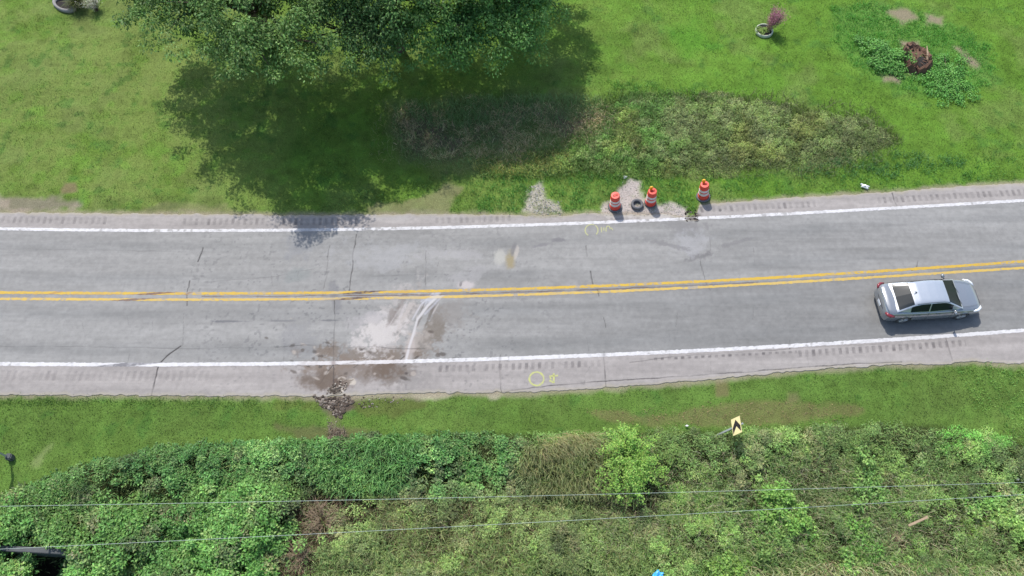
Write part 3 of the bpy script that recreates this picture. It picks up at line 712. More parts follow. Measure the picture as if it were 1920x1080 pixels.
long_grass(9000, [(620, 930), (960, 930), (1260, 930), (1350, 1000), (1300, 1100), (560, 1100)], (.25, .65), (.012, .028), (122, 146, 84), (162, 178, 112), (.4, 1.3), 0, 3)
long_grass(5000, [(680, 930), (900, 920), (1060, 950), (1000, 1060), (820, 1090), (700, 1010)], (.3, .7), (.008, .018), (112, 100, 78), (150, 134, 108), (.6, 1.5), 0, 3)
long_grass(9000, [(900, 1010), (1300, 1000), (1920, 1040), (1980, 1120), (800, 1120)], (.25, .6), (.014, .032), (104, 128, 74), (140, 168, 98), (.4, 1.3), A_D, 1.2)
long_grass(2600, [(1390, 1058), (1920, 1052), (1960, 1100), (1380, 1100)], (.4, .8), (.02, .04), (140, 150, 104), (176, 180, 136), (.8, 1.5), A_D, .8)
long_grass(1600, [(1500, 1050), (1700, 1050), (1860, 1052), (1920, 1060), (1920, 1090), (1500, 1090)], (.3, .6), (.012, .03), (150, 132, 110), (184, 166, 142), (.9, 1.5), A_D, 1)
long_grass(7000, [(1260, 815), (1900, 810), (1960, 960), (1700, 1020), (1300, 930)], (.15, .4), (.012, .028), (100, 124, 72), (134, 152, 92), (.3, 1.2), 0, 3)
long_grass(5000, [(60, 920), (300, 840), (560, 830), (620, 900), (300, 960), (60, 990)], (.12, .3), (.014, .03), (92, 144, 80), (120, 168, 100), (.3, 1.2), 0, 3)
long_grass(64000, [(0, 960), (60, 925), (300, 850), (700, 828), (1300, 818), (1750, 806), (1940, 850), (1980, 1120), (-60, 1120)], (.12, .42), (.010, .026), (96, 144, 74), (160, 184, 116), (.4, 1.4), A_D, 1.3)
long_grass(9000, [(1150, 890), (1300, 840), (1900, 900), (1900, 1040), (1100, 1040)], (.2, .6), (.008, .018), (150, 148, 118), (190, 182, 156), (.5, 1.4), A_D, 2.0)
v, f, cc = merge(parts)
o = npmesh('tall_grass', v, f, M_grass, col=cc); tag(o, 'long pale grasses and stalks leaning through the lower brush', 'tall grass', kind='stuff')
# the weedy mound above the road and the dead thatch in the ditch
x, y, qx, qy = scatter_in(TOPW, 5200, amp=40, asc=1.6); n = len(x); n1 = fbm(x, y, 2, 520); n2 = fbm(x, y, .7, 530)
colc = np.broadcast_to(alb((124, 142, 84)), (n, 3)).copy(); colc = mixc(colc, sm(1330, 1200, qx), alb((96, 138, 62)))
colc = mixc(colc, sm(.5, .66, n2)*.7, alb((136, 142, 106))); colc = mixc(colc, sm(300, 335, qy)*.6+sm(1130, 1060, qx)*.5, alb((136, 156, 74)))
colc = mixc(colc, sm(.56, .66, n1)*.5, alb((140, 140, 72)))
colc = colc*(.9+.6*rng.random((n, 1)))*(.58+.52*sm(.35, .65, fbm(x, y, .6, 533)))[:, None]*np.array([.98, 1.1, .85]); edge = sm(0, 30, -poly_sd(qx, qy, TOPW))
G2 = dome_leaves(x, y, ground_z(x, y), .09+.15*rng.random(n), .06+(.10+.42*n1)*edge*rng.uniform(.4, 1.1, n), 46, colc, (.05, .11), (.02, .045))
parts = []
x, y, qx, qy = scatter_in(TOPW, 30000, inner=22, amp=40, asc=1.6); n = len(x); lf = sm(1320, 1180, qx)
col = mixc(np.broadcast_to(alb((120, 130, 88)), (n, 3)), lf, alb((110, 150, 66)))
k2 = rng.random(n) < (.35+.65*lf)
parts.append(blades_geo(np.stack([x, y, ground_z(x, y)], 1)[k2], rng.uniform(0, 6.28, k2.sum()), rng.uniform(.4, 1.3, k2.sum()), rng.uniform(.2, .5, k2.sum()), rng.uniform(.012, .03, k2.sum()), vary(col[k2]*1.2, k2.sum(), .3)))
v, f, cc = merge([G2]+parts)
o = npmesh('ditch_weeds', v, f, M_leaf, col=cc); tag(o, 'olive grey weedy mound along the ditch above the barrels', 'weeds', kind='stuff')
parts = []
def dead(n, poly, c0, c1, Lr, lean=(.9, 1.5), inner=4):
    x, y, qx, qy = scatter_in(poly, n, inner=inner, amp=30 if poly is DEAD else 12); kk = (rng.random(len(x)) < sm(.36, .58, fbm(x, y, .9, 560))+.12) | (poly is not DEAD); x = x[kk]; y = y[kk]; n = len(x); col = alb(c0)+(alb(c1)-alb(c0))*rng.random((n, 1))
    parts.append(blades_geo(np.stack([x, y, ground_z(x, y)+.05*rng.random(n)], 1), rng.uniform(0, 6.28, n), rng.uniform(*lean, n), rng.uniform(*Lr, n), rng.uniform(.008, .02, n), vary(col*1.7, n, .3)))
dead(14000, DEAD, (164, 146, 108), (222, 204, 160), (.15, .5), inner=-6)
dead(7000, [(738, 200), (1120, 180), (1150, 250), (900, 318), (760, 300)], (84, 128, 60), (124, 158, 92), (.15, .45), (.4, 1.3), inner=8)
dead(2500, [(700, 200), (1130, 180), (1150, 300), (860, 330), (700, 290)], (110, 124, 76), (160, 160, 110), (.15, .45), (.4, 1.3), inner=8)
dead(4500, [(740, 205), (860, 190), (1000, 182), (1110, 185), (1130, 215), (960, 225), (800, 235)], (90, 136, 76), (130, 164, 100), (.2, .5), (.3, 1.1))
dead(1300, [(1080, 255), (1130, 205), (1200, 205), (1200, 235), (1150, 250), (1110, 280)], (170, 150, 126), (200, 182, 156), (.15, .4))
dead(2600, [(880, 300), (1000, 290), (1060, 285), (1080, 300), (960, 330), (890, 318)], (170, 176, 84), (214, 208, 112), (.12, .3), (.4, 1.2))
dead(1600, [(1100, 772), (1180, 776), (1300, 766), (1440, 754), (1560, 756), (1620, 768), (1560, 788), (1380, 796), (1220, 800)], (124, 98, 78), (160, 138, 108), (.04, .14))
dead(700, [(618, 800), (645, 802), (650, 830), (628, 866), (614, 866)], (110, 100, 90), (150, 136, 124), (.1, .4))
dead(4200, [(540, 930), (650, 925), (700, 960), (620, 1010), (600, 1090), (510, 1090), (545, 1000)], (96, 80, 66), (148, 126, 106), (.2, .7), (.3, 1.4))
dead(1200, [(1090, 925), (1245, 925), (1235, 965), (1100, 960)], (90, 84, 70), (150, 140, 116), (.2, .5), (.3, 1.4))
dead(900, [(1500, 855), (1560, 855), (1560, 885), (1500, 885)], (110, 92, 84), (150, 130, 116), (.15, .4), (.3, 1.4))
v, f, cc = merge(parts)
o = npmesh('dead_grass', v, f, M_dry, col=cc); tag(o, 'brown dead grass and thatch lying in the shaded ditch and verge', 'dead grass', kind='stuff')

# ------------------------------------------------------------------ trees
def tree(name, label, base, lobes, ncl, per, c0, c1, trunk_r, leaf=(.10, .19), group=None, seed=1, cl_r=(.32, .75), cat='tree'):
    r_ = np.random.default_rng(seed); root = empty(name, base, label=label, cat=cat, group=group)
    B = np.array(base)
    lb = np.array(lobes, float); wts = lb[:, 3]*lb[:, 4]; wts = wts/wts.sum()
    li = r_.choice(len(lb), ncl, p=wts)
    d = unit(r_.normal(size=(ncl, 3))); d[:, 2] = np.where(d[:, 2] < -.35, -d[:, 2]*.8, d[:, 2]); rad = (r_.uniform(.6, 1.02, ncl)+.3*(r_.random(ncl) < .18)*r_.random(ncl))[:, None]
    ctr = lb[li, :3]+d*lb[li, 3:6]*rad
    tone = fbm(ctr[:, 0], ctr[:, 1]+ctr[:, 2], 1.6, seed)[:, None]
    cc_ = alb(c0)+(alb(c1)-alb(c0))*np.clip(tone*1.4-.2+.35*(r_.random((ncl, 1))-.5), 0, 1)
    i = np.repeat(np.arange(ncl), per); N = ncl*per
    q = unit(r_.normal(size=(N, 3)))*(r_.random((N, 1))**.45); rr = r_.uniform(*cl_r, ncl)[i][:, None]
    pos = ctr[i]+q*rr*np.array([1, 1, .55]); pos[:, 2] -= .35*(q[:, 0]**2+q[:, 1]**2)*rr[:, 0]
    out = np.arctan2(q[:, 1], q[:, 0])
    v, f, cl_ = leaves_geo(pos-B, out+r_.normal(0, .7, N), r_.uniform(-1.0, .15, N), r_.normal(0, .5, N), r_.uniform(*leaf, N), r_.uniform(leaf[0]*.5, leaf[1]*.55, N), vary(cc_[i]*np.array([.95, 1.12, 1.0])*1.2, N, .30))
    npmesh('crown', v, f, M_leaf, root, col=cl_)
    mb = MB(); tops = lb[:, :3]
    h0 = min(2.2, lb[:, 2].min()*.5)
    mb.tube([(0, 0, -.2), (0.03, 0, .4), (.1, .05, h0), (.12, .1, h0+1.6)], [trunk_r*1.35, trunk_r, trunk_r*.85, trunk_r*.5], 10)
    for k in range(len(lb)):
        t = tops[k]-B; m = np.array([t[0]*.45, t[1]*.45, h0+(t[2]-h0)*.6])
        mb.tube([(.1, .05, h0-.1), tuple(m), tuple(t)], [trunk_r*.5, trunk_r*.3, .05], 7)
    sel = r_.choice(ncl, min(ncl, 90), replace=False)
    for k in sel:
        e = ctr[k]-B; s = lb[li[k], :3]-B; m = (s+e)/2; m[2] += .2
        mb.tube([tuple(s*.85+np.array([.02, 0, h0*.15])), tuple(m), tuple(e)], [.06, .035, .012], 5)
    mb.build('trunk', M_bark, root, smooth=True)
    return root
GT = 'trees above the road'
DK, LT = (76, 112, 54), (138, 172, 90)
tree('shade_tree', 'leftmost of the big leafy trees, its wide crown overhanging the lawn', (-13.8, 15.5, 0),
     [(-17.6, 14.4, 5.0, 2.6, 2.3, 1.7), (-15.2, 12.2, 6.0, 3.2, 3.2, 2.0), (-12.0, 11.0, 6.8, 3.2, 3.2, 2.2), (-14.0, 15.5, 8.0, 4.5, 4.5, 3.0), (-16.4, 17.5, 6.2, 3.6, 3.4, 2.6), (-11.6, 8.6, 6.9, 2.0, 1.7, 1.3), (-9.8, 9.4, 6.4, 2.0, 1.8, 1.4), (-10.8, 14.0, 7.0, 3.0, 3.4, 2.6)],
     760, 120, DK, LT, .42, group=GT, seed=11)
tree('shade_tree', 'middle big leafy tree set back between two wider crowns', (-6.4, 15.2, 0),
     [(-8.6, 11.0, 5.4, 2.4, 2.3, 1.8), (-6.6, 10.8, 5.2, 2.0, 2.0, 1.7), (-5.2, 12.4, 6.4, 3.0, 2.5, 2.1), (-7.0, 15.0, 8.0, 4.0, 3.8, 3.0), (-4.6, 17.2, 6.6, 3.2, 3.0, 2.4), (-9.0, 15.5, 6.5, 3.0, 3.0, 2.4)],
     560, 110, (64, 100, 52), (122, 162, 84), .34, group=GT, seed=12)
tree('shade_tree', 'rightmost of the big leafy trees, rounded bright crown beside the open lawn', (-.8, 16.6, 0),
     [(-3.6, 11.6, 4.8, 2.4, 2.1, 1.8), (-1.2, 11.9, 4.5, 2.5, 2.1, 1.7), (.3, 13.4, 4.2, 1.9, 2.0, 1.6), (1.1, 15.4, 4.2, 1.9, 2.2, 1.7), (-1.8, 16.0, 7.0, 3.9, 4.0, 2.8), (.8, 18.6, 5.0, 2.8, 2.8, 2.2)],
     620, 110, (66, 118, 52), (132, 180, 88), .36, group=GT, seed=13)
tree('shade_tree', 'tree beyond the upper right corner that throws a dark shadow on the lawn', (33.0, 25.5, 0),
     [(31.5, 23.8, 5.0, 2.3, 2.0, 1.8), (34.0, 25.8, 6.0, 3.2, 3.0, 2.4)], 150, 110, DK, LT, .3, group=GT, seed=14)

def shrub(name, label, at, r, h, ncl, per, c0, c1, leaf, seed, group=None, z0=None, cl=(.14, .3), cat='shrub', flat=.8, nst=12, mleaf=None):
    bx, by = at; bz = float(ground_z(np.array([bx]), np.array([by]))[0]) if z0 is None else z0
    r_ = np.random.default_rng(seed); root = empty(name, (bx, by, bz), label=label, cat=cat, group=group)
    d = unit(r_.normal(size=(ncl, 3))); d[:, 2] = np.abs(d[:, 2])*flat+.05
    aa = np.arctan2(d[:, 1], d[:, 0]); ph = r_.uniform(0, 6.28, 3); lob = .78+.24*np.sin(aa*2+ph[0])+.2*np.sin(aa*3+ph[1])+.14*np.sin(aa*5+ph[2])
    ctr = d*np.array([r, r, h])*(r_.uniform(.25, 1.15, ncl)*lob)[:, None]; ctr[:, 2] += .15*h
    cc_ = alb(c0)+(alb(c1)-alb(c0))*np.clip(ctr[:, 2:3]/h*.4+.6*r_.random((ncl, 1)), 0, 1)
    i = np.repeat(np.arange(ncl), per); N = ncl*per; q = unit(r_.normal(size=(N, 3)))*(r_.random((N, 1))**.5)
    rr = r_.uniform(*cl, ncl)[i][:, None]; pos = ctr[i]+q*rr*np.array([1, 1, .6]); pos[:, 2] = np.maximum(pos[:, 2], .02)
    v, f, c_ = leaves_geo(pos, np.arctan2(q[:, 1], q[:, 0])+r_.normal(0, .7, N), r_.uniform(-.7, .4, N), r_.normal(0, .5, N), r_.uniform(*leaf, N), r_.uniform(leaf[0]*.5, leaf[1]*.55, N), vary(cc_[i]*1.5, N, .36))
    npmesh('foliage', v, f, mleaf or M_leaf, root, col=c_)
    mb = MB()
    for k in r_.choice(ncl, min(nst, ncl), replace=False):
        e = ctr[k]; mb.tube([(e[0]*.06, e[1]*.06, -.05), (e[0]*.4, e[1]*.4, e[2]*.6), tuple(e)], [.025, .018, .008], 5)
    mb.build('stems', M_bark, root)
    return root
GS = 'shrubs in the lower brush'
BL, BL2 = (78, 142, 50), (122, 182, 84)
sh = [((120, 1055), 1.2, .9, 'broad leaved shrub right of the dark hollow by the grey slab', 1.0, (64, 124, 58), (108, 160, 88)),
      ((30, 985), 1.1, 1.0, 'light green shrub at the left edge above the grey concrete slab', 1.0, (78, 140, 60), (120, 176, 84)),
      ((20, 1075), .8, .7, 'low shrub in the bottom left corner beside the dark hollow', 1.0, (50, 104, 50), (96, 146, 76)),
      ((215, 1072), .6, .6, 'small yellow green shrub at the bottom left between darker shrubs', 1.0, (120, 170, 40), (176, 200, 60)),
      ((330, 990), 1.2, 1.1, 'rounded shrub crossed by the lower wire, left of the tallest bushes', 1.0, (72, 130, 54), (112, 168, 78)),
      ((300, 1065), 1.3, 1.1, 'leafy bush at the bottom edge under the lower wire', 1.0, (70, 130, 54), (112, 168, 80)),
      ((430, 960), 1.4, 1.3, 'tall pale tipped bush between the two wires left of the dead brown brush', 1.0, BL, (128, 184, 92)),
      ((490, 1005), 1.1, 1.2, 'bush touching the dark brown gap on its right', 1.0, BL, BL2),
      ((400, 1060), 1.4, 1.4, 'tallest leafy bush at the bottom edge left of the dark gap', 1.0, BL, (130, 188, 92)),
      ((485, 1085), .8, 1.0, 'narrow bush at the bottom edge just left of the dark gap', 1.0, BL, BL2),
      ((1470, 955), 1.25, 1.2, 'bright green rounded bush crossed by the lower wire', 1.0, (104, 160, 58), (142, 190, 84)),
      ((1625, 900), 1.15, 1.0, 'bright green bush just above the upper wire on the right bank', 1.0, (100, 152, 66), (140, 184, 92)),
      ((1370, 1075), 1.2, .9, 'yellow green bush at the bottom edge right of the blue bag', 1.0, (100, 152, 52), (150, 190, 84)),
      ((1450, 1020), 1.0, .8, 'olive bush below the bright rounded bush', 1.0, (84, 132, 54), (128, 166, 80)),
      ((1375, 960), .8, .7, 'small olive bush left of the bright rounded bush', 1.0, (90, 130, 60), (132, 160, 86)),
      ((1620, 1010), 1.0, .6, 'low light green bush left of the fallen plank', 1.0, (86, 150, 50), (124, 176, 72)),
      ((1840, 970), .8, .5, 'low yellow green bush right of the fallen plank', 1.0, (110, 160, 48), (150, 190, 70))]
for i, (p, r, h, lab, _, c0, c1) in enumerate(sh):
    shrub('leafy_shrub', lab, P(*p), r, h, int(60*r*r)+20, 42, c0, c1, (.09, .17) if r > .7 else (.06, .12), 40+i, group=GS)
# weeds mounds at the stump
shrub('weed_mound', 'dense bright green weeds heaped left of the broken stump', P(1660, 112), 1.6, .5, 200, 46, (76, 142, 50), (112, 176, 76), (.08, .15), 70, cat='weeds')
shrub('weed_mound', 'low straggling green weeds heaped right of the broken stump', P(1775, 148), 2.0, .3, 210, 36, (76, 150, 50), (116, 180, 76), (.07, .13), 71, cat='weeds')
# arching yellow green bush
def arching_bush(at):
    bx, by = at; bz = float(ground_z(np.array([bx]), np.array([by]))[0])
    root = empty('arching_bush', (bx, by, bz), label='yellow green bush of long arching sprays at the edge of the lower verge', cat='bush')
    mb = MB(); P_ = []; A_ = []; r_ = np.random.default_rng(5)
    for k in range(105):
        a = r_.uniform(0, 6.28); ln = r_.uniform(.5, 1.65)*(1.15 if math.sin(a) < -.3 else .95); ris = r_.uniform(.5, 1.7); bend = r_.normal(0, .35); o_ = r_.normal(0, .22, 2)
        pts = [np.array([o_[0]*(1-t)+math.cos(a+bend*t)*ln*t, o_[1]*(1-t)+math.sin(a+bend*t)*ln*t, ris*math.sin(min(1, t*1.05)*r_.uniform(2.1, 2.3))*.95+.02]) for t in np.linspace(0, 1, 9)]
        mb.tube([tuple(p) for p in pts], [.012*(1-t*.8) for t in np.linspace(0, 1, 9)], 4)
        for t in np.linspace(.2, 1, 13):
            j = t*8; i0 = min(7, int(j)); p = pts[i0]*(1-(j-i0))+pts[i0+1]*(j-i0)
            for s in range(8): P_.append(p+r_.normal(0, .07, 3)); A_.append(a+r_.normal(0, 1.1))
    N = len(P_); P_ = np.array(P_)
    col = (alb((104, 170, 50))+(alb((168, 206, 90))-alb((104, 170, 50)))*r_.random((N, 1)))*1.25
    v, f, c_ = leaves_geo(P_, np.array(A_), r_.uniform(-.6, .3, N), r_.normal(0, .4, N), r_.uniform(.06, .13, N), r_.uniform(.03, .055, N), vary(col*1.2, N, .25))
    npmesh('foliage', v, f, M_leaf, root, col=c_); mb.build('stems', M_bark, root)
arching_bush(P(1172, 868))
# strap leaved clump bottom right
def strap_plant(name, label, at, n, L, col0, col1, seed, wd=(.03, .05), cat='plant'):
    bx, by = at; bz = float(ground_z(np.array([bx]), np.array([by]))[0]); root = empty(name, (bx, by, bz), label=label, cat=cat)
    col = alb(col0)+(alb(col1)-alb(col0))*rng.random((n, 1))
    ps = np.stack([rng.normal(0, .08, n), rng.normal(0, .08, n), np.full(n, .1)], 1)
    v, f, c_ = blades_geo(ps, rng.uniform(0, 6.28, n), rng.uniform(.5, 1.5, n), rng.uniform(L*.6, L, n), rng.uniform(*wd, n), vary(col*1.2, n, .2))
    npmesh('leaves', v, f, M_grass, root, col=c_)
    mb = MB(); mb.lathe([(.0, -.05), (.07, -.05), (.09, .08), (.04, .16), (0, .17)], 10); mb.build('crown_base', M_bark, root, smooth=True)
strap_plant('strap_leaf_plant', 'bright clump of arching strap leaves at the bottom edge near the right corner', P(1793, 1068), 90, 1.0, (120, 176, 70), (180, 212, 130), 1, (.03, .06))
# bare brown twiggy bushes
def dead_shrub(label, at, r, h, seed, n=60):
    bx, by = at; bz = float(ground_z(np.array([bx]), np.array([by]))[0]); r_ = random.Random(seed)
    root = empty('dead_shrub', (bx, by, bz), label=label, cat='dead shrub', group='bare dead shrubs')
    mb = MB(); tw = mb
    for k in range(n):
        a = r_.uniform(0, 6.28); q = r_.uniform(.3, 1); e = Vector((math.cos(a)*r*q, math.sin(a)*r*q, h*r_.uniform(.5, 1)*(1.2-q*.6)))
        m = e*.5+Vector((r_.uniform(-.1, .1), r_.uniform(-.1, .1), .1))
        mb.tube([(0, 0, -.03), m, e], [.018, .011, .004], 4)
        for j in range(5):
            s = m.lerp(e, r_.random()); tw.tube([s, s+Vector((r_.uniform(-.25, .25), r_.uniform(-.25, .25), r_.uniform(0, .2)))], [.006, .003], 3)
    mb.build('branches', M_wood, root)
dead_shrub('large bare brown shrub in the dark gap between the wires', P(605, 975), 1.1, 1.0, 1, 90)
dead_shrub('bare brown shrub in front of the bright bushes at the bottom of the dark gap', P(560, 1040), .8, .8, 3, 60)
dead_shrub('small bare shrub among olive weeds left of the plank', P(1685, 1010), .5, .5, 5, 26)

# ------------------------------------------------------------------ traffic barrels
def barrel(at, light, label, tilt, gz=.03, rg=.11):
    root = empty('traffic_barrel', (at[0], at[1], gz), rz=tilt[2], label=label, cat='traffic barrel', group='orange and white barrels at the upper shoulder')
    root.rotation_euler = (tilt[0], tilt[1], tilt[2])
    mb = MB()
    prof = [(0, .06), (.245, .06), (.245, .22), (.235, .225), (.225, .23), (.220, .39), (.228, .395), (.228, .41), (.212, .42), (.208, .57), (.216, .575), (.216, .665), (.202, .67), (.198, .82), (.206, .825), (.206, .84), (.19, .85), (.186, 1.08), (.17, 1.11), (.09, 1.115), (0, 1.115)]
    ms = [1 if (.41 < (a[1]+b[1])/2 < .573 or .667 < (a[1]+b[1])/2 < .823) and a[0] > .15 else 0 for a, b in zip(prof[:-1], prof[1:])]
    prof = [(a*1.1+(.012*z if a > .15 else 0), z) for a, z in prof]; mb.lathe(prof, 32, ms=ms); mb.build('drum', [M_orange, M_band], root, smooth=True, angle=.6)
    hb = MB(); hb.tube([(-.11, 0, 1.1), (-.10, 0, 1.18), (.10, 0, 1.18), (.11, 0, 1.1)], .018, 8); hb.build('handle', M_orange, root, smooth=True)
    rb = MB(); rb.lathe([(.26, .0), (.25+rg*.7, .01), (.25+rg, .05), (.25+rg*.8, .09), (.30, .11), (.25, .09)], 32, closed=True); rb.build('rubber_ring', M_tyregrey, root, smooth=True)
    if light:
        lb = MB(); lb.box((-.05, .10, 1.15), (.13, .06, .1), m=0); lb.build('lamp_base', M_amber, root, bevel=.01)
        ll = MB(); ll.lathe([(0, -.035), (.08, -.035), (.095, -.015), (.095, .015), (.08, .035), (0, .035)], 20, ctr=(-.05, .10, 1.27), axis='Y'); ll.build('warning_lamp', M_amber, root, smooth=True, angle=.7)
barrel(P(1153, 389), False, 'leftmost orange and white barrel, without a lamp, ringed by an old tyre', (0, -.10, .3))
barrel(P(1219, 382), True, 'middle orange and white barrel with an amber lamp, right of the tyre on the gravel', (0, -.04, .2), rg=.06)
barrel(P(1318, 370), True, 'rightmost orange and white barrel with an amber lamp, standing in the grass', (0, -.12, -.1))
# loose tyre
def tyre_ring(mb, R, wd, th=.11, ctr=(0, 0, 0), axis='Z'):
    h = wd/2
    mb.lathe([(R-th*1.15, -h*.55), (R-th*.9, -h*.95), (R-th*.4, -h), (R-.02, -h*.85), (R, -h*.6), (R, h*.6), (R-.02, h*.85), (R-th*.4, h), (R-th*.9, h*.95), (R-th*1.15, h*.55)], 40, closed=True, ctr=ctr, axis=axis)
p = P(1194, 386)
ty = empty('tyre', (p[0], p[1], .03), label='worn black tyre lying flat on pale gravel between two barrels', cat='tyre')
mb = MB(); tyre_ring(mb, .31, .19, .115, (0, 0, .095)); mb.build('tread', M_tyregrey, ty, smooth=True)

# ------------------------------------------------------------------ silver car
def build_car(p, rz):
    root = empty('silver_car', (p[0], p[1], float(rz_at(p[0], p[1]))), rz=rz, label='silver grey four door saloon driving right in the lower lane', cat='car')
    I = lambda x, a: float(np.interp(x, [q[0] for q in a], [q[1] for q in a]))
    ZT = [(-2.42, .70), (-2.38, .86), (-2.30, .97), (-2.15, 1.01), (-1.7, 1.03), (-1.2, .99), (0, .95), (.9, .95), (1.2, .94), (1.7, .87), (2.1, .78), (2.28, .70), (2.38, .58), (2.42, .48)]
    HW = [(-2.42, .60), (-2.38, .74), (-2.28, .83), (-2.05, .89), (-1.5, .92), (0, .925), (1.4, .92), (1.95, .88), (2.2, .79), (2.34, .64), (2.42, .42)]
    xs = sorted(set(list(np.round(np.linspace(-2.42, 2.42, 111), 4))))
    WX = (-1.40, 1.42); AR = .37; mb = MB(); rows = []
    for x in xs:
        zt = I(x, ZT); hw = I(x, HW); zs = .20+.14*max(0, (abs(x)-2.1)/.3)
        for wx in WX:
            if abs(x-wx) < AR: zs = max(zs, .33+math.sqrt(AR*AR-(x-wx)**2))
        pr = [(hw*.93, .20), (hw*.975, .30), (hw*.995, .45), (hw, .58), (hw*.99, .70), (hw*.965, .80), (hw*.925, .88), (hw*.86, .94), (hw*.7, .97), (hw*.35, .99), (0, 1.0)]
        sc = (zt-.2)/.8; half = []
        for i, (yy, zz) in enumerate(pr): z_ = .2+(zz-.2)*sc; half.append((yy, max(z_, zs+.002*i) if i < 8 else max(z_, zs+.002*i)))
        ring = [(x, -yy, z_) for yy, z_ in half]+[(x, yy, z_) for yy, z_ in half[-2::-1]]; rows.append(ring)
    k = len(rows[0]); vs = [v for r in rows for v in r]
    fs = [(i*k+j, (i+1)*k+j, (i+1)*k+j+1, i*k+j+1) for i in range(len(rows)-1) for j in range(k-1)]
    fs += [tuple(range(k)), tuple((len(rows)-1)*k+j for j in range(k))[::-1]]
    mb.add(vs, fs); body = mb.build('body', M_silver, root, smooth=True, angle=.9)
    fl = MB(); fl.box((0, 0, .27), (4.2, 1.45, .12)); fl.build('underbody', M_dark, root)
    # cabin
    ZR = [(-1.92, 1.00), (-1.15, 1.33), (-.85, 1.405), (-.4, 1.445), (0, 1.45), (.3, 1.42), (.5, 1.36), (1.25, .955)]
    def sec(x, off=0.0):
        zr = I(x, ZR); zb = .93; t = max(.0, min(1, (zr-zb)/.5)); wb = .83-.05*abs(x+.3)/1.6; wt = wb-.23*t
        pts = [(wb, zb), (wb*.35+wt*.65+.015*t, zb+(zr-.07-zb)*.62), (wt+.02, zr-.07*t-.005), (wt-.04, zr-.028*t), (wt*.75, zr-.008*t), (wt*.4, zr), (0, zr+.004)]
        return [(y+off*(1 if i < 3 else .3)*(y > 0), z+off*(i > 1)) for i, (y, z) in enumerate(pts)]
    def strip(x0, x1, a, b, off, n=24, trim=None):
        m = MB(); R = []
        for x in np.linspace(x0, x1, n):
            s = sec(x, off); q = []
            for u in np.linspace(a, b, 13):
                i = min(5, int(u)); f_ = u-i; q.append((x, s[i][0]*(1-f_)+s[i+1][0]*f_, s[i][1]*(1-f_)+s[i+1][1]*f_))
            R.append(q)
        return R
    def surf(R, mb_, mir=1):
        kk = len(R[0]); v_ = [(x, y*mir, z) for r in R for x, y, z in r]
        mb_.add(v_, [(i*kk+j, (i+1)*kk+j, (i+1)*kk+j+1, i*kk+j+1) for i in range(len(R)-1) for j in range(kk-1)])
    cb = MB(); R = strip(-1.92, 1.25, 0, 6, 0, 60); surf(R, cb, 1); surf(R, cb, -1); cb.build('roof', M_roofsky, root, smooth=True, angle=.9)
    wm = MB()
    for mir in (1, -1): surf(strip(.50, 1.20, 3.0, 6, .006, 16), wm, mir)
    wm.build('windscreen', M_glass, root, smooth=True)
    wm = MB()
    for mir in (1, -1): surf(strip(-1.82, -1.16, 3.0, 6, .006, 16), wm, mir)
    wm.build('rear_window', M_glass, root, smooth=True)
    for mir in (1, -1):
        for x0, x1 in ((-1.28, -.42), (-.36, .72)):
            m = MB(); R = []
            for x in np.linspace(x0, x1, 18):
                s = sec(x, .008); top = 1.9; zc = I(x, ZR)
                if zc < 1.12: top = 1.2
                q = []
                for u in np.linspace(.12, top, 9):
                    i = min(5, int(u)); f_ = u-i; q.append((x, s[i][0]*(1-f_)+s[i+1][0]*f_, s[i][1]*(1-f_)+s[i+1][1]*f_))
                R.append(q)
            surf(R, m, mir); m.build('side_window', M_glass, root, smooth=True)
        ds = MB()
        for xx in (-1.12, -.39, .78):
            hwx = I(xx, HW); ds.tube([(xx, mir*(hwx*.995+.001), .34), (xx, mir*(hwx+.002), .58), (xx+.01, mir*(hwx*.966+.003), .79), (xx+.02, mir*(hwx*.925), .87)], .006, 4)
        ds.tube([(-1.9, mir*.895, .84), (-1, mir*.893, .835), (.8, mir*.893, .815), (1.2, mir*.885, .81)], .006, 4)
        ds.build('door_seam', M_dark, root)
        for xx in (-.95, .0):
            h_ = MB(); h_.tube([(xx, mir*.905, .79), (xx+.03, mir*.93, .79), (xx+.15, mir*.93, .79), (xx+.18, mir*.905, .79)], .014, 6); h_.build('door_handle', M_silver, root, smooth=True)
        mm = MB(); mm.box((.80, mir*.985, .99), (.13, .20, .14)); mm.box((.84, mir*.87, .95), (.06, .14, .05)); mm.build('mirror', M_silver, root, bevel=.03, smooth=True)
        tl = MB(); tl.tube([(-2.02, mir*.90, .80), (-2.2, mir*.872, .82), (-2.32, mir*.79, .83), (-2.385, mir*.66, .82)], [.04, .075, .08, .05], 8); tl.build('tail_light', M_red, root, smooth=True)
        hl = MB(); hl.tube([(1.85, mir*.85, .72), (2.08, mir*.79, .70), (2.26, mir*.66, .64), (2.33, mir*.52, .60)], [.03, .07, .075, .04], 8); hl.build('headlight', M_lamp, root, smooth=True)
        for wx in WX:
            wl = bpy.data.objects.new('wheel', None); C.objects.link(wl); wl.parent = root; wl.location = (wx, mir*.80, .33)
            t = MB(); tyre_ring(t, .33, .21, .10, (0, 0, 0), 'Y'); t.build('tyre', M_rubber, wl, smooth=True)
            r = MB(); r.lathe([(.225, -.09), (.225, .085*mir if mir > 0 else -.085), (.19, .075*mir), (.06, .05*mir), (0, .05*mir)], 30, axis='Y')
            for s in range(5):
                a = s*2*math.pi/5; r.tube([(0, .07*mir, 0), (.2*math.cos(a), .085*mir, .2*math.sin(a))], [.035, .022], 6)
            r.build('rim', M_rim, wl, smooth=True, angle=.8)
    bl = MB(); bl.tube([(-2.36, -.66, .70), (-2.41, -.3, .72), (-2.41, .3, .72), (-2.36, .66, .70)], .02, 6); bl.build('boot_seam', M_dark, root, smooth=True)
    pl = MB(); pl.box((-2.425, 0, .60), (.02, .32, .16)); pl.build('number_plate', M_plate, root)
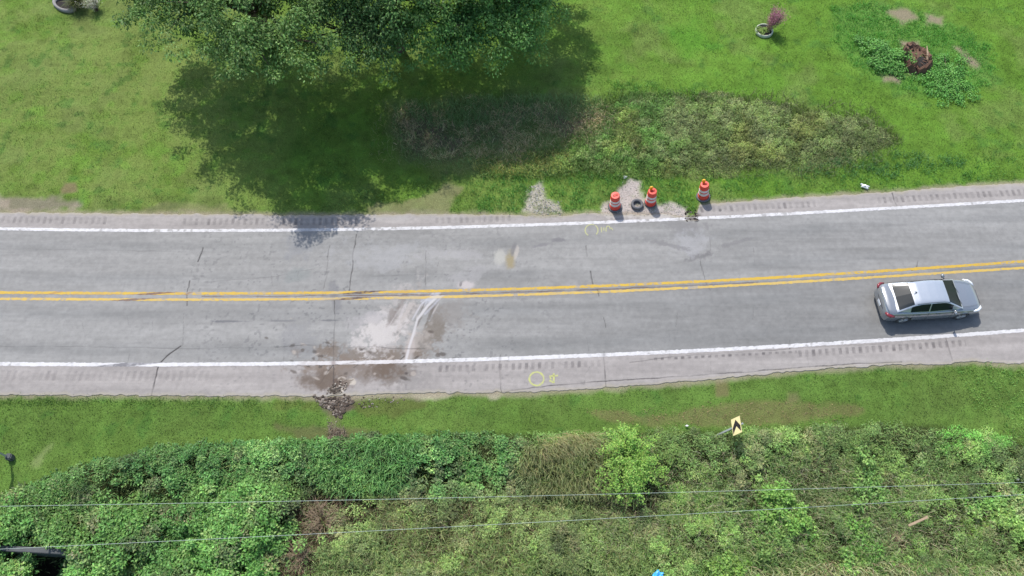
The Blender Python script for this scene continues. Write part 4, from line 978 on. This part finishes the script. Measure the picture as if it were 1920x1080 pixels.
    bs = MB(); bs.tube([(-2.28, -.74, .985), (-2.34, -.3, .99), (-2.34, .3, .99), (-2.28, .74, .985)], .014, 6); bs.build('boot_lip', M_silver, root, smooth=True)
    gr = MB(); gr.box((2.40, 0, .47), (.05, .75, .14)); gr.build('grille', M_dark, root, bevel=.01)
    for mir in (1, -1): hs = MB(); hs.tube([(1.2, mir*.70, .955), (1.7, mir*.64, .885), (2.12, mir*.55, .80)], .005, 4); hs.build('bonnet_seam', M_dark, root)
    for w1, w2 in (((1.24, -.55, .985), (1.1, -.05, 1.055)), ((1.27, .05, .975), (1.1, .5, 1.05))): wp = MB(); wp.tube([w1, w2], .010, 5); wp.build('wiper', M_dark, root)
    an = MB(); an.tube([(-.95, 0, 1.40), (-1.03, 0, 1.46), (-1.10, 0, 1.47)], [.04, .02, .008], 6); an.build('antenna', M_silver, root, smooth=True)
    for mir in (1, -1):
        rr = MB(); rr.tube([(-1.05, mir*.60, 1.335), (-.4, mir*.605, 1.412), (.2, mir*.60, 1.405), (.52, mir*.60, 1.32)], .010, 5)
        rr.build('roof_moulding', M_dark, root, smooth=True)
cp = P(1730, 573)
ang = math.atan2(float(f_bot(cp[0]+2)-f_bot(cp[0]-2)), 4)
build_car(cp, ang)
bpy.data.objects['silver_car'].scale = (.97, .98, 1.0)

# ------------------------------------------------------------------ chevron signs
def chevron_sign(base, lean_dir, lean, label, zc=1.6, w_=.72, h_=.54, foot=False):
    bz = float(ground_z(np.array([base[0]]), np.array([base[1]]))[0])
    root = empty('chevron_sign', (base[0], base[1], bz), label=label, cat='road sign', group='chevron signs on the lower verge')
    up = Vector((math.cos(lean_dir)*math.sin(lean), math.sin(lean_dir)*math.sin(lean), math.cos(lean)))
    yv = (Vector((0, 1, 0))-up*up.y).normalized(); nv = yv.cross(up).normalized()
    if nv.x > 0: nv = -nv
    mb = MB(); m3 = Matrix((nv, yv, up)).transposed()
    mb.box(tuple(up*(zc/2+.1)), (.05, .07, zc+.5), mat=m3); mb.build('post', M_galv, root)
    c0 = up*zc+nv*.04; pn = MB(); pn.box(tuple(c0), (.006, w_, h_), mat=m3); pn.build('panel', [M_signy], root)
    # black chevron pointing to +Y
    ch = []; t = .20
    for u, v_ in ((.38*w_, 0), (-.06*w_, .44*h_), (-.42*w_, .44*h_), (-.02*w_, 0), (-.42*w_, -.44*h_), (-.06*w_, -.44*h_)): ch.append(c0+yv*u+up*v_+nv*.006)
    cm = MB(); cm.add(ch+[c+nv*.003 for c in ch], [(0, 1, 2, 3), (0, 3, 4, 5), (6, 9, 8, 7), (6, 11, 10, 9)]); cm.build('chevron', M_signk, root)
    if foot:
        ft = MB(); ft.box((0.05, 0, .16), (.26, .26, .36)); ft.build('footing', M_grey, root, bevel=.04)
chevron_sign(P(1335, 820), .05, .50, 'yellow chevron sign leaning right on a grey post in the brush', 1.62)
chevron_sign(P(21, 860), 3.3, .06, 'chevron sign by the left edge of the verge whose shadow crosses the grass', 1.7, foot=True)

# ------------------------------------------------------------------ tyre planter with pink shrub
p = P(1432, 60)
pl = empty('tyre_planter', (p[0], p[1], .02), label='whitewashed tyre ring planter on the upper lawn', cat='planter')
mb = MB(); tyre_ring(mb, .50, .20, .075, (0, 0, .07)); mb.build('ring', M_whitewash, pl, smooth=True)
mb = MB(); mb.lathe([(0, .12), (.2, .13), (.39, .09)], 24); mb.build('soil', M_char, pl, smooth=True)
def plume(name, label, base, n, tip, r, c0, c1, stemc, seed, leaf=(.03, .07), group=None):
    r_ = np.random.default_rng(seed); root = empty(name, base, label=label, cat='shrub', group=group); mb = MB(); P_ = []
    for k in range(n):
        e = np.array(tip)+r_.normal(0, r*.5, 3)*np.array([1, 1, .5]); mb.tube([tuple(r_.normal(0, .04, 3)*[1, 1, 0]), tuple(e*.5+r_.normal(0, .04, 3)), tuple(e)], [.014, .010, .004], 4)
        for t in r_.uniform(.55, 1.08, 38): P_.append(e*t+r_.normal(0, .07, 3))
    P_ = np.array(P_); N = len(P_); mb.build('stems', stemc, root)
    col = alb(c0)+(alb(c1)-alb(c0))*r_.random((N, 1))
    v, f, c_ = leaves_geo(P_, r_.uniform(0, 6.28, N), r_.uniform(-.6, .8, N), r_.normal(0, .6, N), r_.uniform(*leaf, N), r_.uniform(leaf[0]*.6, leaf[1]*.6, N), vary(col*1.2, N, .25))
    npmesh('blossom', v, f, M_leaf, root, col=c_); return root
plume('flowering_shrub', 'pink flowering shrub with bare stems growing in the whitewashed ring', (p[0]+.2, p[1]+.02, .1), 70, (.30, .10, 1.15), .48, (150, 92, 122), (206, 130, 170), M_wood, 21)
shrub('planter_greens', 'small yellow green plants inside the whitewashed ring', (p[0]-.12, p[1]-.05), (.40), .26, 34, 22, (110, 150, 60), (156, 184, 90), (.05, .09), 22, z0=.10, cat='plant', cl=(.05, .1), nst=5)

# ------------------------------------------------------------------ broken stump
p = P(1716, 112)
st = empty('tree_stump', (p[0], p[1], 0.02), label='broken rotten tree stump with a dark hollow in bare soil', cat='stump'); st.scale = (1.2, 1.25, 1.15)
mb = MB(); nn = 30; rr = random.Random(4); rings = []
for (k, hh) in ((1.12, -.05), (1.0, .18), (.9, .30), (.78, .26), (.62, -.02)):
    rings.append([(math.cos(i*2*math.pi/nn)*.70*k*(1+rr.uniform(-.10, .10)), math.sin(i*2*math.pi/nn)*.85*k*(1+rr.uniform(-.1, .1)), max(-.1, hh*(1.0-.75*math.sin(i*2*math.pi/nn+.9))*(1+rr.uniform(-1.0, .9))+.10*math.sin(i*2*math.pi/nn+1)*(hh > .1))) for i in range(nn)])
vs = [v for r in rings for v in r]; fs = [(a*nn+i, a*nn+(i+1) % nn, (a+1)*nn+(i+1) % nn, (a+1)*nn+i) for a in range(4) for i in range(nn)]
mb.add(vs, fs); mb.build('bark_rim', M_woodred, st)
mb = MB(); mb.lathe([(0, .16), (.25, .15), (.45, .10), (.62, .0)], 18); o = mb.build('rotten_core', M_woodred, st, smooth=True); o.scale = (1, 1.3, 1)
mb = MB(); mb.lathe([(0, .05), (.16, .06), (.28, .03)], 16); o = mb.build('hollow', M_char, st); o.scale = (1, 1.3, 1); o.location = (.2, -.3, .12)  # raised near-black disc standing in for the shade inside the hole
mb = MB()
for k in range(34):
    a = rr.uniform(0, 6.28); q = rr.uniform(.1, .5); s = Vector((math.cos(a)*q-.1, math.sin(a)*q+.1, .08)); e = s+Vector((rr.uniform(-.2, .2), rr.uniform(-.35, .35), rr.uniform(.02, .25)))
    mb.tube([s, e], [rr.uniform(.03, .06), .012], 5)
mb.build('rotten_chunks', M_woodred, st)
mb = MB(); mb.tube([(.42, -.25, .15), (.47, .1, .3), (.50, .48, .36)], [.04, .045, .02], 6); mb.build('splinter', M_wood, st)

# ------------------------------------------------------------------ trough and drooping plant at top left
p = P(122, 12)
tr = empty('stone_planter', (p[0], p[1], 0), rz=math.radians(-32), label='pale stone edged planter at the top left corner of the lawn', cat='planter')
mb = MB(); mb.lathe([(.30, .0), (.42, .0), (.44, .10), (.42, .20), (.36, .24), (.30, .20)], 30, closed=True); o = mb.build('rim', M_conc, tr, smooth=True); o.scale = (1.9, 1, 1)
mb = MB(); mb.lathe([(0, .12), (.32, .11)], 20); o = mb.build('soil', M_char, tr); o.scale = (1.9, 1, 1)
strap_plant('shaggy_grass', 'shaggy dark green grass plant drooping beside the stone planter', (p[0]+.85, p[1]-.1), 520, 1.15, (62, 70, 44), (124, 140, 76), 3, (.015, .035))
plume('flowering_shrub', 'white flowering shrub at the top edge beside the leftmost tree', (P(182, 20)[0], P(182, 20)[1], 0), 44, (-.1, .1, .7), .5, (190, 196, 180), (230, 230, 226), M_bark, 23)

# ------------------------------------------------------------------ rubble, litter, plank, slab
def rock(mb, cen, s, r_, m=0):
    b = bmesh.new(); bmesh.ops.create_icosphere(b, subdivisions=1, radius=1)
    vs = [Vector((v.co.x*s[0], v.co.y*s[1], v.co.z*s[2]))*r_.uniform(.75, 1.2)+Vector(cen) for v in b.verts]
    mb.add(vs, [tuple(v.index for v in f.verts) for f in b.faces], m); b.free()
rr = random.Random(9); mb = MB(); cols = []
def rocks(n, poly, s0, s1, tones):
    xs, ys, qx, qy = scatter_in(poly, n*4)
    for i in range(min(n, len(xs))):
        s = rr.uniform(s0, s1); k = len(mb.v); z = max(float(ground_z(xs[i:i+1], ys[i:i+1])[0]), float(rz_at(xs[i], ys[i])) if d_road(xs[i:i+1], ys[i:i+1])[0] < 0 else -1)
        rock(mb, (xs[i], ys[i], z+s*.2), (s*rr.uniform(.7, 1.4), s*rr.uniform(.7, 1.2), s*rr.uniform(.4, .8)), rr)
        t = rr.choice(tones); cols.extend([alb(t)*rr.uniform(.8, 1.15)]*(len(mb.v)-k))
TN = [(136, 124, 114), (112, 100, 90), (166, 154, 142), (84, 72, 64), (100, 88, 78)]
rocks(230, [(588, 744), (655, 741), (668, 756), (646, 768), (636, 784), (620, 768), (602, 762)], .025, .09, TN)
rocks(70, [(612, 740), (650, 735), (655, 715), (640, 712), (618, 730)], .02, .06, TN+[(200, 190, 176)])
rocks(26, [(612, 786), (644, 790), (646, 830), (618, 850)], .015, .045, TN)
rocks(60, [(660, 745), (760, 742), (780, 752), (670, 765)], .015, .045, TN+[(190, 184, 176)])
rocks(45, [(1284, 394), (1306, 394), (1308, 416), (1284, 414)], .02, .07, [(84, 74, 66), (60, 54, 50), (150, 140, 130)])
PG = [(206, 200, 192), (188, 182, 174), (220, 214, 206), (160, 154, 146)]
rocks(260, [(990, 360), (1012, 348), (1022, 372), (1052, 378), (1055, 398), (1010, 404), (985, 394)], .015, .05, PG)
rocks(420, [(1130, 382), (1150, 374), (1168, 345), (1180, 336), (1196, 345), (1205, 372), (1230, 382), (1280, 392), (1280, 404), (1120, 406)], .010, .030, PG)
me_o = npmesh('rubble', mb.v, [f for f in mb.f], M_rubble, col=np.array(cols)); tag(me_o, 'broken asphalt rubble and pale stones along the pavement edges', 'rubble', kind='stuff')
def crumple(name, label, cat, at, s, mat, seed, zo=.05, rz=0):
    r_ = random.Random(seed); z = float(ground_z(np.array([at[0]]), np.array([at[1]]))[0])
    b = bmesh.new(); bmesh.ops.create_icosphere(b, subdivisions=3, radius=1)
    for v in b.verts:
        n_ = v.co.normalized(); k = .8+.35*math.sin(n_.x*4+seed)*math.cos(n_.y*5+seed*2)+r_.uniform(-.12, .12)
        v.co = Vector((n_.x*s[0], n_.y*s[1], n_.z*s[2]))*k
    me = bpy.data.meshes.new(name); b.to_mesh(me); b.free(); me.materials.append(mat)
    o = bpy.data.objects.new(name, me); C.objects.link(o); o.location = (at[0], at[1], z+zo); o.rotation_euler = (0, 0, rz); return tag(o, label, cat)
crumple('plastic_bag', 'crumpled bright blue plastic bag in the brush at the bottom edge', 'bag', P(1228, 1086), (.36, .24, .22), M_blue, 3, .95, .5)
crumple('plastic_bag', 'small crumpled white bag in the grass above the right shoulder', 'bag', P(1620, 352), (.24, .12, .10), M_white, 5, .10, -.4)
crumple('stone', 'white stone at the tip of the gravel patch above the tyre', 'stone', P(1172, 334), (.11, .10, .07), M_white, 7, .05)
crumple('paper_scrap', 'pale scrap of litter at the brush edge left of the leaning sign', 'litter', P(1287, 800), (.09, .05, .04), M_white, 8, .12)
crumple('paper_scrap', 'tiny white scrap in bright grass near the right edge above the upper wire', 'litter', P(1909, 898), (.07, .06, .04), M_white, 9, .3)
a = V(1705, 985, .45); b = V(1738, 970, .55)
mb = MB(); dv = (b-a); mb.box(tuple((a+b)/2), (dv.length*1.1, .10, .04), mat=dv.to_track_quat('X', 'Z').to_matrix()); o = mb.build('plank', M_wood, bevel=.006); tag(o, 'pale weathered plank lying on the brush at the lower right', 'plank')
a = P(-60, 1026); b = P(128, 1036)
mb = MB(); L_ = math.hypot(b[0]-a[0], b[1]-a[1]); o_ = MB()
mb.box(((a[0]+b[0])/2, (a[1]+b[1])/2, -.2), (L_, .22, .8), rz=math.atan2(b[1]-a[1], b[0]-a[0])); o = mb.build('culvert_headwall', M_grey, bevel=.02); tag(o, 'low grey concrete slab wall above a dark hollow at the left edge', 'wall')

# ------------------------------------------------------------------ overhead wires and the poles that carry them
def wire_obj(label, pts, r=.0065):
    a = [V(px__, py__, z__) for px__, py__, z__ in pts]
    xs = np.array([q.x for q in a]); cy = np.polyfit(xs, [q.y for q in a], 1); z0 = pts[0][2]
    n = 60; line = []
    for x in np.linspace(-46, 46, n): line.append((x, float(np.polyval(cy, x)), z0+.0009*x*x))
    mb = MB(); mb.tube(line, r, 6); return tag(mb.build('overhead_wire', M_wire, smooth=True), label, 'wire', 'overhead wires across the lower bank')
W1 = wire_obj('upper of the two overhead wires crossing the lower brush', [(0, 950, 6.5), (640, 942, 6.5), (1280, 925, 6.5), (1920, 906, 6.5)])
W2 = wire_obj('lower of the two overhead wires, nearer the bottom edge', [(0, 1032, 6.8), (640, 1000, 6.8), (1280, 965, 6.8), (1920, 930, 6.8)])
for sx, lab in ((-46, 'left utility pole carrying the overhead wires, beyond the frame'), (46, 'right utility pole carrying the overhead wires, beyond the frame')):
    y1 = min(W1.data.vertices, key=lambda v: abs(v.co.x-sx)).co.y; y2 = min(W2.data.vertices, key=lambda v: abs(v.co.x-sx)).co.y
    po = empty('utility_pole', (sx, (y1+y2)/2, -.3), label=lab, cat='utility pole', group='utility poles')
    mb = MB(); mb.tube([(0, 0, -.5), (0, 0, 9.6)], [.17, .12], 12); mb.build('pole', M_bark, po, smooth=True)
    mb = MB(); mb.box((.16, 0, 8.95), (.1, abs(y1-y2)+.7, .12)); mb.build('crossarm', M_wood, po)
